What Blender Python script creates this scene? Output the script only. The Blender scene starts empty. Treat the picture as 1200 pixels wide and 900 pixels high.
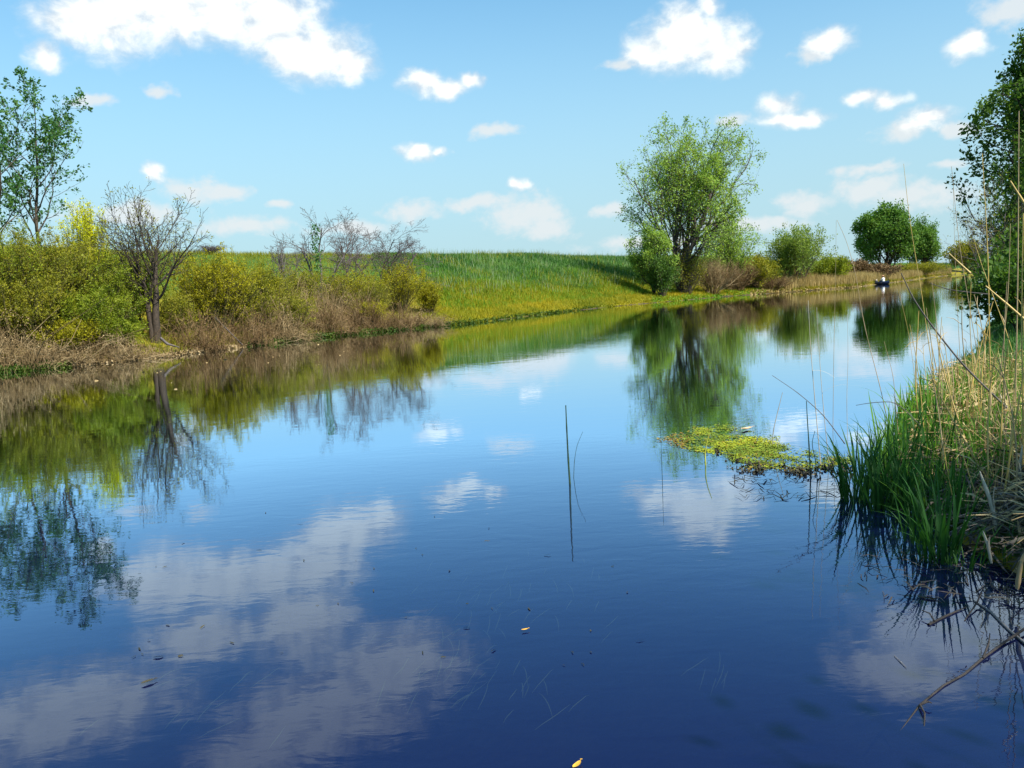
import bpy, math, random
import numpy as np
from mathutils import Vector, Matrix

random.seed(7)
rng = np.random.default_rng(7)
SC = bpy.context.scene
COL = SC.collection
R = math.radians

# ------------------------------------------------------------------ camera
F_PX, PITCH, ROLL, EYE = 960.0, R(6.5), R(-3.0), 1.7     # photo is 1200 x 900
cam_d = bpy.data.cameras.new('camera')
cam = bpy.data.objects.new('camera', cam_d)
COL.objects.link(cam)
SC.camera = cam
cam_d.sensor_width = 36.0
cam_d.lens = 36.0 * F_PX / 1200.0
cam_d.clip_start, cam_d.clip_end = 0.05, 12000.0
cam.matrix_world = (Matrix.Translation((0, 0, EYE)) @ Matrix.Rotation(math.pi / 2 - PITCH, 4, 'X')
                    @ Matrix.Rotation(-ROLL, 4, 'Z').inverted())


def ray(px, py):
    x, y = (px - 600) / F_PX, (450 - py) / F_PX
    c, s = math.cos(ROLL), math.sin(ROLL)
    v = np.array([c * x - s * y, 1.0, s * x + c * y])
    c, s = math.cos(PITCH), math.sin(PITCH)
    v = np.array([v[0], c * v[1] + s * v[2], -s * v[1] + c * v[2]])
    return v / np.linalg.norm(v)


def ground(px, py, z=0.0):
    d = ray(px, py)
    return np.array([0, 0, EYE]) + d * ((z - EYE) / d[2])


def at(px, py, dist):
    """point on the pixel's ray at horizontal distance dist"""
    d = ray(px, py)
    return np.array([0, 0, EYE]) + d * (dist / math.hypot(d[0], d[1]))


# ------------------------------------------------------------------ world, sun, exposure
SUN_AZ, SUN_EL = R(132), R(48)
world = bpy.data.worlds.new('World')
SC.world = world
world.use_nodes = True
WT = world.node_tree


class NT:
    """tiny node-tree helper"""
    def __init__(s, t): s.t = t
    def n(s, typ, ins=None, **kw):
        nd = s.t.nodes.new(typ)
        for k, v in kw.items(): setattr(nd, k, v)
        for k, v in (ins or {}).items():
            sk = nd.inputs[k]
            if isinstance(v, bpy.types.NodeSocket): s.t.links.new(v, sk)
            else: sk.default_value = v
        return nd
    def m(s, op, a, b=None, c=None, clamp=False):
        nd = s.t.nodes.new('ShaderNodeMath'); nd.operation = op; nd.use_clamp = clamp
        for i, v in enumerate((a, b, c)):
            if v is None: continue
            if isinstance(v, bpy.types.NodeSocket): s.t.links.new(v, nd.inputs[i])
            else: nd.inputs[i].default_value = v
        return nd.outputs[0]
    def vm(s, op, a, b=None, c=None, out=0):
        nd = s.t.nodes.new('ShaderNodeVectorMath'); nd.operation = op
        for i, v in enumerate((a, b, c)):
            if v is None: continue
            if isinstance(v, bpy.types.NodeSocket): s.t.links.new(v, nd.inputs[i])
            else: nd.inputs[i].default_value = v
        return nd.outputs[out]
    def mix(s, f, a, b, blend='MIX'):
        nd = s.t.nodes.new('ShaderNodeMix'); nd.data_type = 'RGBA'; nd.blend_type = blend
        for i, v in ((0, f), (6, a), (7, b)):
            if isinstance(v, bpy.types.NodeSocket): s.t.links.new(v, nd.inputs[i])
            else: nd.inputs[i].default_value = v if i == 0 else (*v[:3], 1)
        return nd.outputs[2]
    def ramp(s, f, stops, interp='LINEAR'):
        nd = s.t.nodes.new('ShaderNodeValToRGB'); cr = nd.color_ramp; cr.interpolation = interp
        while len(cr.elements) < len(stops): cr.elements.new(0.5)
        for e, (p, c) in zip(cr.elements, stops):
            e.position = p; e.color = (*c[:3], 1) if hasattr(c, '__len__') else (c, c, c, 1)
        s.t.links.new(f, nd.inputs[0])
        return nd.outputs[0]
    def smooth(s, x, lo, hi):
        nd = s.t.nodes.new('ShaderNodeMapRange'); nd.interpolation_type = 'SMOOTHSTEP'
        s.t.links.new(x, nd.inputs[0]); nd.inputs[1].default_value = lo; nd.inputs[2].default_value = hi
        return nd.outputs[0]
    def noise(s, vec, scale, detail=4, rough=0.55, dist=0.0, out=0):
        nd = s.t.nodes.new('ShaderNodeTexNoise')
        s.t.links.new(vec, nd.inputs['Vector'])
        nd.inputs['Scale'].default_value = scale; nd.inputs['Detail'].default_value = detail
        nd.inputs['Roughness'].default_value = rough; nd.inputs['Distortion'].default_value = dist
        return nd.outputs[out]


# clouds: (photo x, y, half width, half height) of each lobe; lobes above y = 0 are known from their reflection in the river
DENSE = [(75, 25, 36, 30), (54, 66, 17, 14), (130, 22, 60, 40), (200, 14, 60, 38), (260, 12, 60, 36), (320, 25, 62, 46),
         (372, 62, 55, 36), (405, 76, 38, 21), (340, 60, 34, 30),
         (285, -55, 70, 48), (160, -60, 75, 30), (400, -125, 90, 46), (300, -185, 120, 56), (215, -235, 90, 38), (-40, -150, 130, 48),
         (805, 50, 62, 34), (762, 62, 36, 20), (850, 60, 28, 25), (800, 30, 34, 24), (833, 4, 16, 14),
         (495, 97, 27, 15), (525, 103, 30, 12), (552, 95, 14, 11), (492, 178, 29, 10), (520, 176, 10, 7),
         (912, 125, 25, 17), (945, 143, 29, 9), (925, 140, 38, 11), (1135, 56, 22, 14), (1141, 46, 13, 10),
         (1010, 117, 18, 10), (1040, 118, 20, 11), (1090, 138, 27, 14), (178, 202, 13, 10), (972, 47, 27, 13),
         (608, 214, 13, 9), (1130, -170, 100, 50), (1200, -120, 80, 50), (1060, -215, 70, 36),
         (1500, 60, 90, 40), (1420, 180, 70, 18), (1700, 20, 120, 50), (-260, 90, 80, 34), (-480, 30, 120, 50), (-380, 210, 70, 18)]
FAINT = [(950, 60, 22, 9), (1060, 153, 30, 11), (1125, 150, 20, 8), (880, 262, 60, 9), (760, 285, 70, 8), (420, 268, 50, 9), (1012, 197, 30, 8), (1102, 194, 16, 6),
         (1020, 222, 38, 16), (1075, 232, 55, 16), (950, 240, 38, 13), (615, 250, 48, 27), (560, 238, 32, 10), (640, 268, 38, 15),
         (480, 246, 30, 16), (710, 248, 24, 8), (215, 222, 32, 15), (270, 226, 30, 10), (285, 266, 55, 13), (100, 116, 24, 8),
         (185, 103, 14, 7), (580, 155, 27, 8), (1185, 12, 34, 18), (325, 238, 12, 5), (725, 76, 22, 8), (850, 145, 20, 8), (150, 250, 60, 14),
         (1350, 240, 80, 20), (-150, 240, 80, 18)]


def azel(px, py):
    d = ray(px, py)
    return math.atan2(d[0], d[1]), math.asin(d[2])


def build_world():
    WT.nodes.clear()
    T = NT(WT)
    out = T.n('ShaderNodeOutputWorld')
    sky = T.n('ShaderNodeTexSky', sky_type='NISHITA', sun_disc=False, sun_elevation=SUN_EL, sun_rotation=SUN_AZ,
              altitude=100.0, air_density=1.0, dust_density=0.35, ozone_density=2.2)
    skyc = T.mix(1.0, sky.outputs[0], (0.86, 1.34, 1.33), 'MULTIPLY')
    tc = T.n('ShaderNodeTexCoord')
    d = T.vm('NORMALIZE', tc.outputs['Generated'])
    sp = T.n('ShaderNodeSeparateXYZ', {0: d})
    az = T.m('ARCTAN2', sp.outputs[0], sp.outputs[1])
    el = T.m('ARCSINE', sp.outputs[2])
    p0 = T.n('ShaderNodeCombineXYZ', {0: az, 1: el, 2: 0.0}).outputs[0]
    # ragged outlines: warp the coordinates, then add fractal detail to the field
    w = T.vm('SUBTRACT', T.noise(p0, 22.0, 3, 0.55, out=1), (0.5, 0.5, 0.5))
    p1 = T.vm('MULTIPLY_ADD', w, (0.045, 0.026, 0.0), p0)

    def union(lobes, grow=1.0):
        acc = None
        for (x, y, rx, ry) in lobes:
            a, e = azel(x, y)
            sx = F_PX / (rx * grow) * math.cos(e) ** 1.0
            sy = F_PX / (ry * grow) * 1.05
            v = T.vm('MULTIPLY_ADD', p1, (sx, sy, 0), (-a * sx, -e * sy, 0))
            q = T.vm('DOT_PRODUCT', v, v, out=1)
            acc = q if acc is None else T.m('SMOOTH_MIN', acc, q, 0.5)
        return T.m('SUBTRACT', 1.0, T.m('SQRT', T.m('MAXIMUM', acc, 0.0)))
    ps = T.vm('MULTIPLY', p0, (1.0, 1.35, 1.0))
    n1 = T.noise(ps, 26.0, 7, 0.6, 0.3)
    n2 = T.noise(ps, 75.0, 5, 0.6)
    nn = T.m('MULTIPLY_ADD', n2, 0.35, T.m('MULTIPLY', n1, 1.0))
    fd = T.m('ADD', union(DENSE), T.m('MULTIPLY', T.m('SUBTRACT', nn, 0.66), 1.05))
    ff = T.m('ADD', union(FAINT), T.m('MULTIPLY', T.m('SUBTRACT', nn, 0.67), 2.2))
    cov_d = T.m('MULTIPLY', T.smooth(fd, -0.26, 0.72), 0.97)
    cov_f = T.m('MULTIPLY', T.smooth(ff, -0.3, 0.75), 0.85)
    # thin white haze low over the plain
    haze = T.m('MULTIPLY', T.smooth(T.m('ABSOLUTE', el), 0.44, 0.0), 0.92)
    # cloud tone: bright where thick, greyer in thin and hollow places
    tone = T.smooth(T.m('MULTIPLY_ADD', T.m('SUBTRACT', n1, 0.5), 1.6, fd), -0.2, 0.75)
    n3 = T.noise(T.vm('ADD', ps, (0.010, 0.017, 0.0)), 26.0, 7, 0.6, 0.3)  # shifted sunward: paints lit tops and shaded bases into the cloud colour
    tone = T.m('ADD', T.m('MULTIPLY', tone, 0.75), T.m('MULTIPLY_ADD', T.m('SUBTRACT', n1, n3), 1.7, 0.17), clamp=True)
    ccol = T.mix(tone, (4.5, 5.05, 5.6), (7.3, 7.4, 7.1))
    c1 = T.mix(cov_f, T.mix(haze, skyc, (3.05, 4.3, 4.95)), (5.3, 5.6, 5.7))
    c2 = T.mix(cov_d, c1, ccol)
    bg = T.n('ShaderNodeBackground', {'Color': c2, 'Strength': 0.087})
    WT.links.new(bg.outputs[0], out.inputs[0])


build_world()
sun_d = bpy.data.lights.new('sun', 'SUN')
sun = bpy.data.objects.new('sun', sun_d)
COL.objects.link(sun)
sun_d.energy, sun_d.angle, sun_d.color = 5.0, R(0.53), (1.0, 0.95, 0.86)
SDIR = Vector((math.sin(SUN_AZ) * math.cos(SUN_EL), math.cos(SUN_AZ) * math.cos(SUN_EL), math.sin(SUN_EL)))
sun.rotation_euler = (-SDIR).to_track_quat('-Z', 'Y').to_euler()
sun.location = (30, -10, 40)
vs = SC.view_settings
vs.view_transform, vs.look, vs.exposure, vs.gamma = 'Standard', 'None', 0.85, 1.0
vs.use_curve_mapping = False
SC.cycles.use_denoising = True
SC.cycles.max_bounces, SC.cycles.diffuse_bounces, SC.cycles.glossy_bounces = 8, 3, 3
SC.cycles.transmission_bounces, SC.cycles.transparent_max_bounces = 4, 8
SC.cycles.sample_clamp_indirect = 6.0
SC.cycles.caustics_reflective = SC.cycles.caustics_refractive = False


# ------------------------------------------------------------------ object helpers
def mesh_from(name, v, polys=None, quads=None, tris=None, smooth=False):
    me = bpy.data.meshes.new(name)
    v = np.asarray(v, np.float32).reshape(-1, 3)
    if polys is not None:
        me.from_pydata(v.tolist(), [], polys)
    else:
        parts, starts, tot, k = [], [], [], 0
        for a, w in ((quads, 4), (tris, 3)):
            if a is None or len(a) == 0: continue
            a = np.asarray(a, np.int32).reshape(-1, w)
            parts.append(a.ravel()); starts.append(k + np.arange(len(a)) * w); tot.append(np.full(len(a), w)); k += a.size
        me.vertices.add(len(v)); me.vertices.foreach_set('co', v.ravel())
        me.loops.add(k); me.loops.foreach_set('vertex_index', np.concatenate(parts).astype(np.int32))
        st = np.concatenate(starts).astype(np.int32)
        me.polygons.add(len(st)); me.polygons.foreach_set('loop_start', st)
        me.polygons.foreach_set('loop_total', np.concatenate(tot).astype(np.int32))
        me.update(calc_edges=True)
    if smooth: me.polygons.foreach_set('use_smooth', np.ones(len(me.polygons), bool))
    return me


def obj(name, me, mat, parent=None, loc=None, smooth=False):
    o = bpy.data.objects.new(name, me); COL.objects.link(o)
    if mat is not None and not me.materials: me.materials.append(mat)
    if parent is not None: o.parent = parent
    if loc is not None: o.location = loc
    return o


def tag(o, label=None, cat=None, group=None, kind=None):
    for k, v in (('label', label), ('category', cat), ('group', group), ('kind', kind)):
        if v: o[k] = v
    return o


def thing(name, label, cat, loc=(0, 0, 0), group=None, rotz=0.0):
    o = bpy.data.objects.new(name, None); COL.objects.link(o)
    o.empty_display_size = 0.2
    o.location = loc; o.rotation_euler = (0, 0, rotz)
    return tag(o, label, cat, group)


def norm(a): return a / np.maximum(np.linalg.norm(a, axis=-1, keepdims=True), 1e-9)


class Wood:
    """collects tapered tubes into one mesh"""
    def __init__(s): s.v, s.q, s.k = [], [], 0
    def tube(s, pts, rad, sides=5, cap=True):
        pts = np.asarray(pts, float); n = len(pts); rad = np.asarray(rad, float)
        tg = np.empty_like(pts); tg[1:-1] = pts[2:] - pts[:-2]; tg[0] = pts[1] - pts[0]; tg[-1] = pts[-1] - pts[-2]
        tg = norm(tg)
        ref = np.array([1.0, 0, 0]) if abs(tg[0][0]) < 0.8 else np.array([0, 1.0, 0])
        a = norm(np.cross(tg, ref)); b = np.cross(tg, a)
        th = np.arange(sides) * 2 * math.pi / sides
        ring = a[:, None, :] * np.cos(th)[None, :, None] + b[:, None, :] * np.sin(th)[None, :, None]
        s.v.append((pts[:, None, :] + ring * rad[:, None, None]).reshape(-1, 3))
        i = np.arange(n - 1)[:, None] * sides; j = np.arange(sides)[None, :]; j2 = (j + 1) % sides
        s.q.append(np.stack([i + j, i + j2, i + sides + j2, i + sides + j], -1).reshape(-1, 4) + s.k)
        s.k += n * sides
    def mesh(s, name): return mesh_from(name, np.concatenate(s.v), quads=np.concatenate(s.q), smooth=True)


def leaf_mesh(name, c, size, aspect=0.5, dirs=None, up=0.3, r=rng):
    """one diamond face per leaf"""
    n = len(c)
    d = r.normal(size=(n, 3)) if dirs is None else dirs + r.normal(size=(n, 3)) * 0.5
    d = norm(d); d[:, 2] += up * r.uniform(-1, 0.6, n); d = norm(d)
    w = norm(np.cross(d, r.normal(size=(n, 3))))
    s = (size * r.uniform(0.6, 1.35, n))[:, None]
    h = w * s * aspect * 0.5
    nrm = np.cross(d, w)
    v = np.stack([c, c + d * s * 0.45 + h + nrm * s * 0.06, c + d * s, c + d * s * 0.45 - h + nrm * s * 0.06], 1)
    return mesh_from(name, v.reshape(-1, 3), quads=np.arange(n * 4).reshape(-1, 4))


def blades(name, base, height, width, lean, az=None, segs=2, droop=0.4, r=rng):
    """many grass / reed blades in one mesh, each a tapering bent ribbon"""
    n = len(base)
    height = np.broadcast_to(height, n) * r.uniform(0.6, 1.2, n)
    az = r.uniform(0, 2 * math.pi, n) if az is None else az
    ln = np.abs(r.normal(0, 1, n)) * lean
    dr = np.stack([np.cos(az), np.sin(az), np.zeros(n)], -1)
    wa = az + math.pi / 2 + r.normal(0, 0.7, n)
    wd = np.stack([np.cos(wa), np.sin(wa), np.zeros(n)], -1) * (np.broadcast_to(width, n) * 0.5)[:, None]
    V = []
    for i in range(segs):
        t = i / segs
        c = base + dr * (height * (ln * t + droop * ln * t * t))[:, None]
        c = c + np.array([0, 0, 1.0]) * (height * (t - 0.25 * ln * t * t))[:, None]
        f = 1 - 0.6 * t
        V += [c - wd * f, c + wd * f]
    tip = base + dr * (height * (ln + droop * ln))[:, None] + np.array([0, 0, 1.0]) * (height * (1 - 0.25 * ln))[:, None]
    V.append(tip)
    k = 2 * segs + 1
    v = np.stack(V, 1).reshape(-1, 3)
    o = (np.arange(n) * k)[:, None]
    quads = np.concatenate([np.concatenate([o + 2 * i, o + 2 * i + 1, o + 2 * i + 3, o + 2 * i + 2], 1) for i in range(segs - 1)]) if segs > 1 else None
    tris = np.concatenate([o + 2 * segs - 2, o + 2 * segs - 1, o + 2 * segs], 1)
    return mesh_from(name, v, quads=quads, tris=tris)


# ------------------------------------------------------------------ materials
def new_mat(name):
    m = bpy.data.materials.new(name); m.use_nodes = True; m.node_tree.nodes.clear()
    T = NT(m.node_tree); return m, T, T.n('ShaderNodeOutputMaterial')


def leaf_mat(name, stops, trans=0.42, patch=0.5, gloss=0.012, scale=0.6):
    """foliage: each leaf picks a tone, neighbouring leaves drift together"""
    m, T, out = new_mat(name)
    g = T.n('ShaderNodeNewGeometry')
    rnd = g.outputs['Random Per Island']
    nz = T.noise(g.outputs['Position'], scale, 3)
    f = T.m('ADD', T.m('MULTIPLY', rnd, 1 - patch), T.m('MULTIPLY', T.smooth(nz, 0.3, 0.7), patch))
    col = T.ramp(f, [(i / (len(stops) - 1), c) for i, c in enumerate(stops)])
    df = T.n('ShaderNodeBsdfDiffuse', {'Color': col, 'Roughness': 0.3})
    tr = T.n('ShaderNodeBsdfTranslucent', {'Color': T.mix(1.0, col, (1.15, 1.1, 0.6), 'MULTIPLY')})
    mx = T.n('ShaderNodeMixShader', {0: trans, 1: df.outputs[0], 2: tr.outputs[0]})
    gl = T.n('ShaderNodeBsdfGlossy', {'Color': (1, 1, 1, 1), 'Roughness': 0.6})
    m2 = T.n('ShaderNodeMixShader', {0: gloss, 1: mx.outputs[0], 2: gl.outputs[0]})
    T.t.links.new(m2.outputs[0], out.inputs[0])
    return m


def bark_mat(name, c1, c2, scale=14.0):
    m, T, out = new_mat(name)
    g = T.n('ShaderNodeNewGeometry')
    nz = T.noise(g.outputs['Position'], scale, 6, 0.65)
    col = T.ramp(nz, [(0.3, c1), (0.72, c2)])
    b = T.n('ShaderNodeBump', {'Strength': 0.6, 'Distance': 0.02, 'Height': nz})
    p = T.n('ShaderNodeBsdfPrincipled', {'Base Color': col, 'Roughness': 0.85, 'Normal': b.outputs[0]})
    T.t.links.new(p.outputs[0], out.inputs[0])
    return m


def plain_mat(name, c, rough=0.6, var=0.25, scale=8.0, spec=0.5):
    m, T, out = new_mat(name)
    g = T.n('ShaderNodeNewGeometry')
    nz = T.noise(g.outputs['Position'], scale, 4)
    col = T.ramp(nz, [(0.3, [x * (1 - var) for x in c]), (0.7, [min(1, x * (1 + var)) for x in c])])
    p = T.n('ShaderNodeBsdfPrincipled', {'Base Color': col, 'Roughness': rough, 'Specular IOR Level': spec})
    T.t.links.new(p.outputs[0], out.inputs[0])
    return m


M = {}
M['willow'] = leaf_mat('willow_leaves', [(.13, .22, .03), (.28, .43, .06), (.44, .58, .12)])
M['poplar'] = leaf_mat('poplar_leaves', [(.027, .094, .022), (.062, .175, .044), (.150, .275, .062)], scale=1.2)
M['shrub_green'] = leaf_mat('shrub_green_leaves', [(.090, .143, .009), (.225, .285, .015), (.390, .420, .030)], scale=1.3)
M['shrub_olive'] = leaf_mat('shrub_olive_leaves', [(.105, .128, .009), (.255, .255, .015), (.405, .375, .030)], scale=1.3)
M['shrub_gold'] = leaf_mat('shrub_gold_leaves', [(.15, .145, .005), (.34, .32, .008), (.50, .46, .015)], scale=1.3)
M['blossom'] = leaf_mat('yellow_blossom', [(.34, .40, .01), (.60, .62, .012), (.78, .74, .02)], scale=1.3)
M['dark_tree'] = leaf_mat('dense_dark_leaves', [(.03, .085, .010), (.075, .16, .02), (.16, .27, .035)], scale=0.8)
M['far_tree'] = leaf_mat('far_tree_leaves', [(.05, .13, .018), (.11, .23, .032), (.20, .33, .05)], scale=0.35)
M['bush_mid'] = leaf_mat('round_bush_leaves', [(.095, .162, .020), (.203, .297, .041), (.324, .405, .068)], scale=0.5)
M['bark'] = bark_mat('bark_brown', (.035, .026, .018), (.11, .085, .06))
M['bark_dark'] = bark_mat('bark_dark', (.012, .008, .006), (.04, .028, .018))
M['bark_trunk'] = bark_mat('bark_trunk', (.02, .014, .009), (.075, .052, .033))
M['bark_grey'] = bark_mat('bark_grey', (.06, .05, .045), (.17, .14, .13))
M['twig_plum'] = bark_mat('twig_plum', (.05, .038, .036), (.14, .105, .10))
M['stem_olive'] = bark_mat('stem_olive', (.05, .045, .012), (.14, .12, .03))
M['bramble'] = leaf_mat('dry_bramble', [(.085, .055, .022), (.24, .165, .075), (.46, .35, .19)], trans=0.05, scale=1.6)
M['bramble_red'] = leaf_mat('russet_bramble', [(.07, .042, .018), (.18, .11, .046), (.36, .25, .125)], trans=0.05, scale=1.6)
M['grass'] = leaf_mat('grass_green', [(.02, .075, .012), (.045, .14, .024), (.09, .20, .03), (.20, .26, .05)], trans=0.3, scale=0.25, patch=0.55)
M['grass_pale'] = leaf_mat('grass_pale', [(.100, .180, .070), (.220, .300, .140), (.400, .440, .260)], trans=0.3, scale=0.3)
M['grass_gold'] = leaf_mat('grass_gold', [(.12, .17, .008), (.27, .27, .010), (.46, .34, .012)], trans=0.3, scale=0.22, patch=0.6)
M['grass_lime'] = leaf_mat('grass_lime', [(.060, .160, .008), (.130, .270, .012), (.240, .360, .020)], trans=0.3, scale=0.3)
M['water_plants'] = leaf_mat('water_plant_leaves', [(.025, .055, .008), (.06, .115, .012), (.14, .19, .02)], trans=0.3, scale=1.0)
M['dry_reed'] = leaf_mat('dry_reed', [(.200, .130, .040), (.380, .280, .100), (.550, .420, .180)], trans=0.2, scale=0.4)
M['straw'] = leaf_mat('straw_litter', [(.220, .140, .055), (.460, .330, .150), (.680, .540, .300)], trans=0.12, scale=2.5)
M['straw_grey'] = leaf_mat('grey_litter', [(.030, .025, .020), (.090, .075, .060), (.240, .200, .160)], trans=0.05, scale=2.5)
M['sedge'] = leaf_mat('sedge_leaves', [(.010, .050, .010), (.025, .100, .017), (.06, .17, .027)], trans=0.32, patch=0.3, scale=2.0)
M['sedge_lime'] = leaf_mat('sedge_lime_leaves', [(.050, .170, .015), (.110, .280, .025), (.220, .380, .050)], trans=0.38, patch=0.3, scale=2.0)
M['reed_gold'] = plain_mat('reed_gold', (.46, .32, .085), 0.5, 0.25, 6)
M['reed_tan'] = plain_mat('reed_tan', (.34, .25, .13), 0.55, 0.3, 6)
M['reed_pale'] = plain_mat('reed_pale', (.42, .37, .28), 0.5, 0.2, 6)
M['reed_dark'] = plain_mat('reed_dark', (.06, .05, .042), 0.6, 0.4, 6)
M['shoot'] = plain_mat('shoot_dark_green', (.018, .045, .018), 0.5, 0.4, 10)
M['shoot_yellow'] = plain_mat('shoot_yellow', (.42, .42, .04), 0.5, 0.3, 10)
M['duckweed'] = leaf_mat('floating_leaves', [(.05, .085, .02), (.14, .20, .02), (.26, .32, .025), (.44, .42, .02)], trans=0.1, scale=2.2, patch=0.6, gloss=0.02)
M['duckweed_rust'] = leaf_mat('rusty_floating_leaves', [(.10, .07, .02), (.24, .15, .03), (.38, .30, .05)], trans=0.1, scale=3.0)
M['debris'] = leaf_mat('dark_debris', [(.012, .016, .012), (.035, .035, .025), (.080, .070, .040)], trans=0.0, scale=3.0)
M['wet_wood'] = bark_mat('wet_wood', (.010, .008, .007), (.036, .028, .024), 30)
M['grey_wood'] = bark_mat('grey_wood', (.09, .085, .085), (.26, .24, .22), 30)
M['weed'] = leaf_mat('submerged_weed', [(.14, .18, .07), (.26, .30, .12), (.42, .45, .20)], trans=0.0)
M['leaf_tan'] = plain_mat('dry_leaf_tan', (.60, .42, .22), 0.7, 0.3, 30)
M['leaf_amber'] = plain_mat('dry_leaf_amber', (.60, .33, .03), 0.6, 0.3, 30)


def terrain_mat():
    m, T, out = new_mat('bank_ground')
    g = T.n('ShaderNodeNewGeometry'); pos = g.outputs['Position']
    a = T.n('ShaderNodeAttribute', attribute_name='shore').outputs['Fac']      # metres from the water's edge, + on the left bank
    n1 = T.noise(pos, 0.12, 5); n2 = T.noise(pos, 2.2, 6, 0.65); n3 = T.noise(pos, 14, 4)
    green = T.ramp(n2, [(0.3, (.025, .075, .012)), (0.7, (.07, .16, .025))])
    gold = T.ramp(n2, [(0.3, (.12, .12, .010)), (0.7, (.28, .22, .015))])
    mud = T.ramp(n2, [(0.3, (.035, .026, .016)), (0.7, (.13, .095, .055))])
    bed = T.ramp(n3, [(0.3, (.012, .013, .008)), (0.7, (.04, .035, .02))])
    aw = T.m('ADD', a, T.m('MULTIPLY', T.m('SUBTRACT', n1, 0.5), 6.0))
    c = T.mix(T.smooth(aw, 6.0, 10.0), gold, green)
    c = T.mix(T.smooth(T.m('ADD', a, T.m('MULTIPLY', T.m('SUBTRACT', n2, .5), 1.2)), 0.0, 0.5), mud, c)
    c = T.mix(T.smooth(a, -0.25, 0.05), bed, c)
    b = T.n('ShaderNodeBump', {'Strength': 0.7, 'Distance': 0.08, 'Height': n2})
    p = T.n('ShaderNodeBsdfPrincipled', {'Base Color': c, 'Roughness': 0.95, 'Specular IOR Level': 0.2, 'Normal': b.outputs[0]})
    T.t.links.new(p.outputs[0], out.inputs[0])
    return m


def water_mat():
    m, T, out = new_mat('river_water')
    g = T.n('ShaderNodeNewGeometry'); pos = g.outputs['Position']
    # wind ripples: crests run across the view, calmer and rougher patches
    st = T.vm('MULTIPLY', pos, (0.45, 1.0, 1.0))
    r1 = T.noise(st, 9.0, 3, 0.5, 0.4)
    r2 = T.noise(st, 2.2, 2, 0.5, 0.2)
    patch = T.smooth(T.noise(T.vm('MULTIPLY', pos, (0.10, 0.28, 1)), 1.0, 3), 0.32, 0.72)
    hgt = T.m('ADD', T.m('MULTIPLY', r1, T.m('MULTIPLY_ADD', patch, 0.0009, 0.0003)), T.m('MULTIPLY', r2, 0.0011))
    b = T.n('ShaderNodeBump', {'Strength': 1.0, 'Distance': 1.0, 'Height': hgt})
    fr = T.n('ShaderNodeFresnel', {'IOR': 1.33, 'Normal': b.outputs[0]})
    fac = T.m('MULTIPLY', T.m('POWER', fr.outputs[0], 1.3), 4.1, clamp=True)
    tint = T.mix(T.smooth(fr.outputs[0], 0.34, 0.7), (0.62, 0.80, 1.0), (0.92, 0.96, 1.0))
    gl = T.n('ShaderNodeBsdfGlossy', {'Color': tint, 'Roughness': 0.01, 'Normal': b.outputs[0]})
    body = T.n('ShaderNodeBsdfDiffuse', {'Color': (.005, .009, .060, 1)})
    clear = T.n('ShaderNodeBsdfTransparent', {'Color': (.5, .6, .6, 1)})
    mx = T.n('ShaderNodeMixShader', {0: 0.45, 1: body.outputs[0], 2: clear.outputs[0]})
    o = T.n('ShaderNodeMixShader', {0: fac, 1: mx.outputs[0], 2: gl.outputs[0]})
    T.t.links.new(o.outputs[0], out.inputs[0])
    return m


# ------------------------------------------------------------------ terrain and river
LPX = [(0, 437), (100, 428), (200, 418), (300, 405), (400, 393), (520, 382), (560, 378), (640, 368), (720, 359), (800, 352),
       (850, 347.5), (930, 342), (1000, 337), (1060, 329.5), (1110, 323), (1150, 320)]
LSH = np.array([(-75, -40), (-38, -6), (-23, 14)] + [tuple(ground(*q)[:2]) for q in LPX] + [(150, 232), (240, 285), (500, 365), (2900, 800)])
RSH = np.array([(-60, -55), (-26, -22), (-9, -2.5), (-1.2, 1.4), (1.3, 1.9), (2.35, 2.9), (2.75, 3.9), (2.72, 4.7), (2.85, 5.5), (3.0, 6.5), (3.55, 7.6),
                (4.9, 10), (6.9, 13), (9.6, 16.8), (14.2, 24.2), (26, 43), (54, 85), (72, 104), (125, 160), (200, 212), (300, 250), (520, 315), (2900, 700)])
SKYL = [(-250, 300), (0, 300), (250, 300), (350, 302), (450, 301), (510, 299), (600, 301), (700, 302), (760, 303), (850, 305), (930, 305), (1000, 304.5),
        (1060, 305), (1110, 309)]
L_AZ = np.arctan2(LSH[1:19, 0], LSH[1:19, 1]); L_D = np.hypot(LSH[1:19, 0], LSH[1:19, 1])
LEVEE_W = 21.0


def shore_dist(az): return np.interp(az, L_AZ, L_D)


def _crest():
    A, H = [], []
    for px, py in SKYL:
        a, e = azel(px, py); D = shore_dist(a)
        k = np.interp(px, [0, 300, 600, 900, 1110], [27, 30, 38, 36, 40])
        A.append(a); H.append(EYE + math.tan(e) * (D + k))
    return np.array(A), np.array(H)


C_AZ, C_H = _crest()


def seg_dist(x, y, pl):
    best = np.full(x.shape, 1e18)
    for (ax, ay), (bx, by) in zip(pl[:-1], pl[1:]):
        dx, dy = bx - ax, by - ay
        t = np.clip(((x - ax) * dx + (y - ay) * dy) / (dx * dx + dy * dy), 0, 1)
        np.minimum(best, (x - ax - t * dx) ** 2 + (y - ay - t * dy) ** 2, out=best)
    return np.sqrt(best)


def inside_poly(x, y, poly):
    ins = np.zeros(x.shape, bool)
    n = len(poly)
    for i in range(n):
        (x1, y1), (x2, y2) = poly[i], poly[(i + 1) % n]
        if y1 == y2: continue
        c = ((y1 > y) != (y2 > y)) & (x < (x2 - x1) * (y - y1) / (y2 - y1) + x1)
        ins ^= c
    return ins


RIVER = np.concatenate([LSH, RSH[::-1]])


def sst(x, a, b):
    t = np.clip((x - a) / (b - a), 0, 1); return t * t * (3 - 2 * t)


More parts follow.
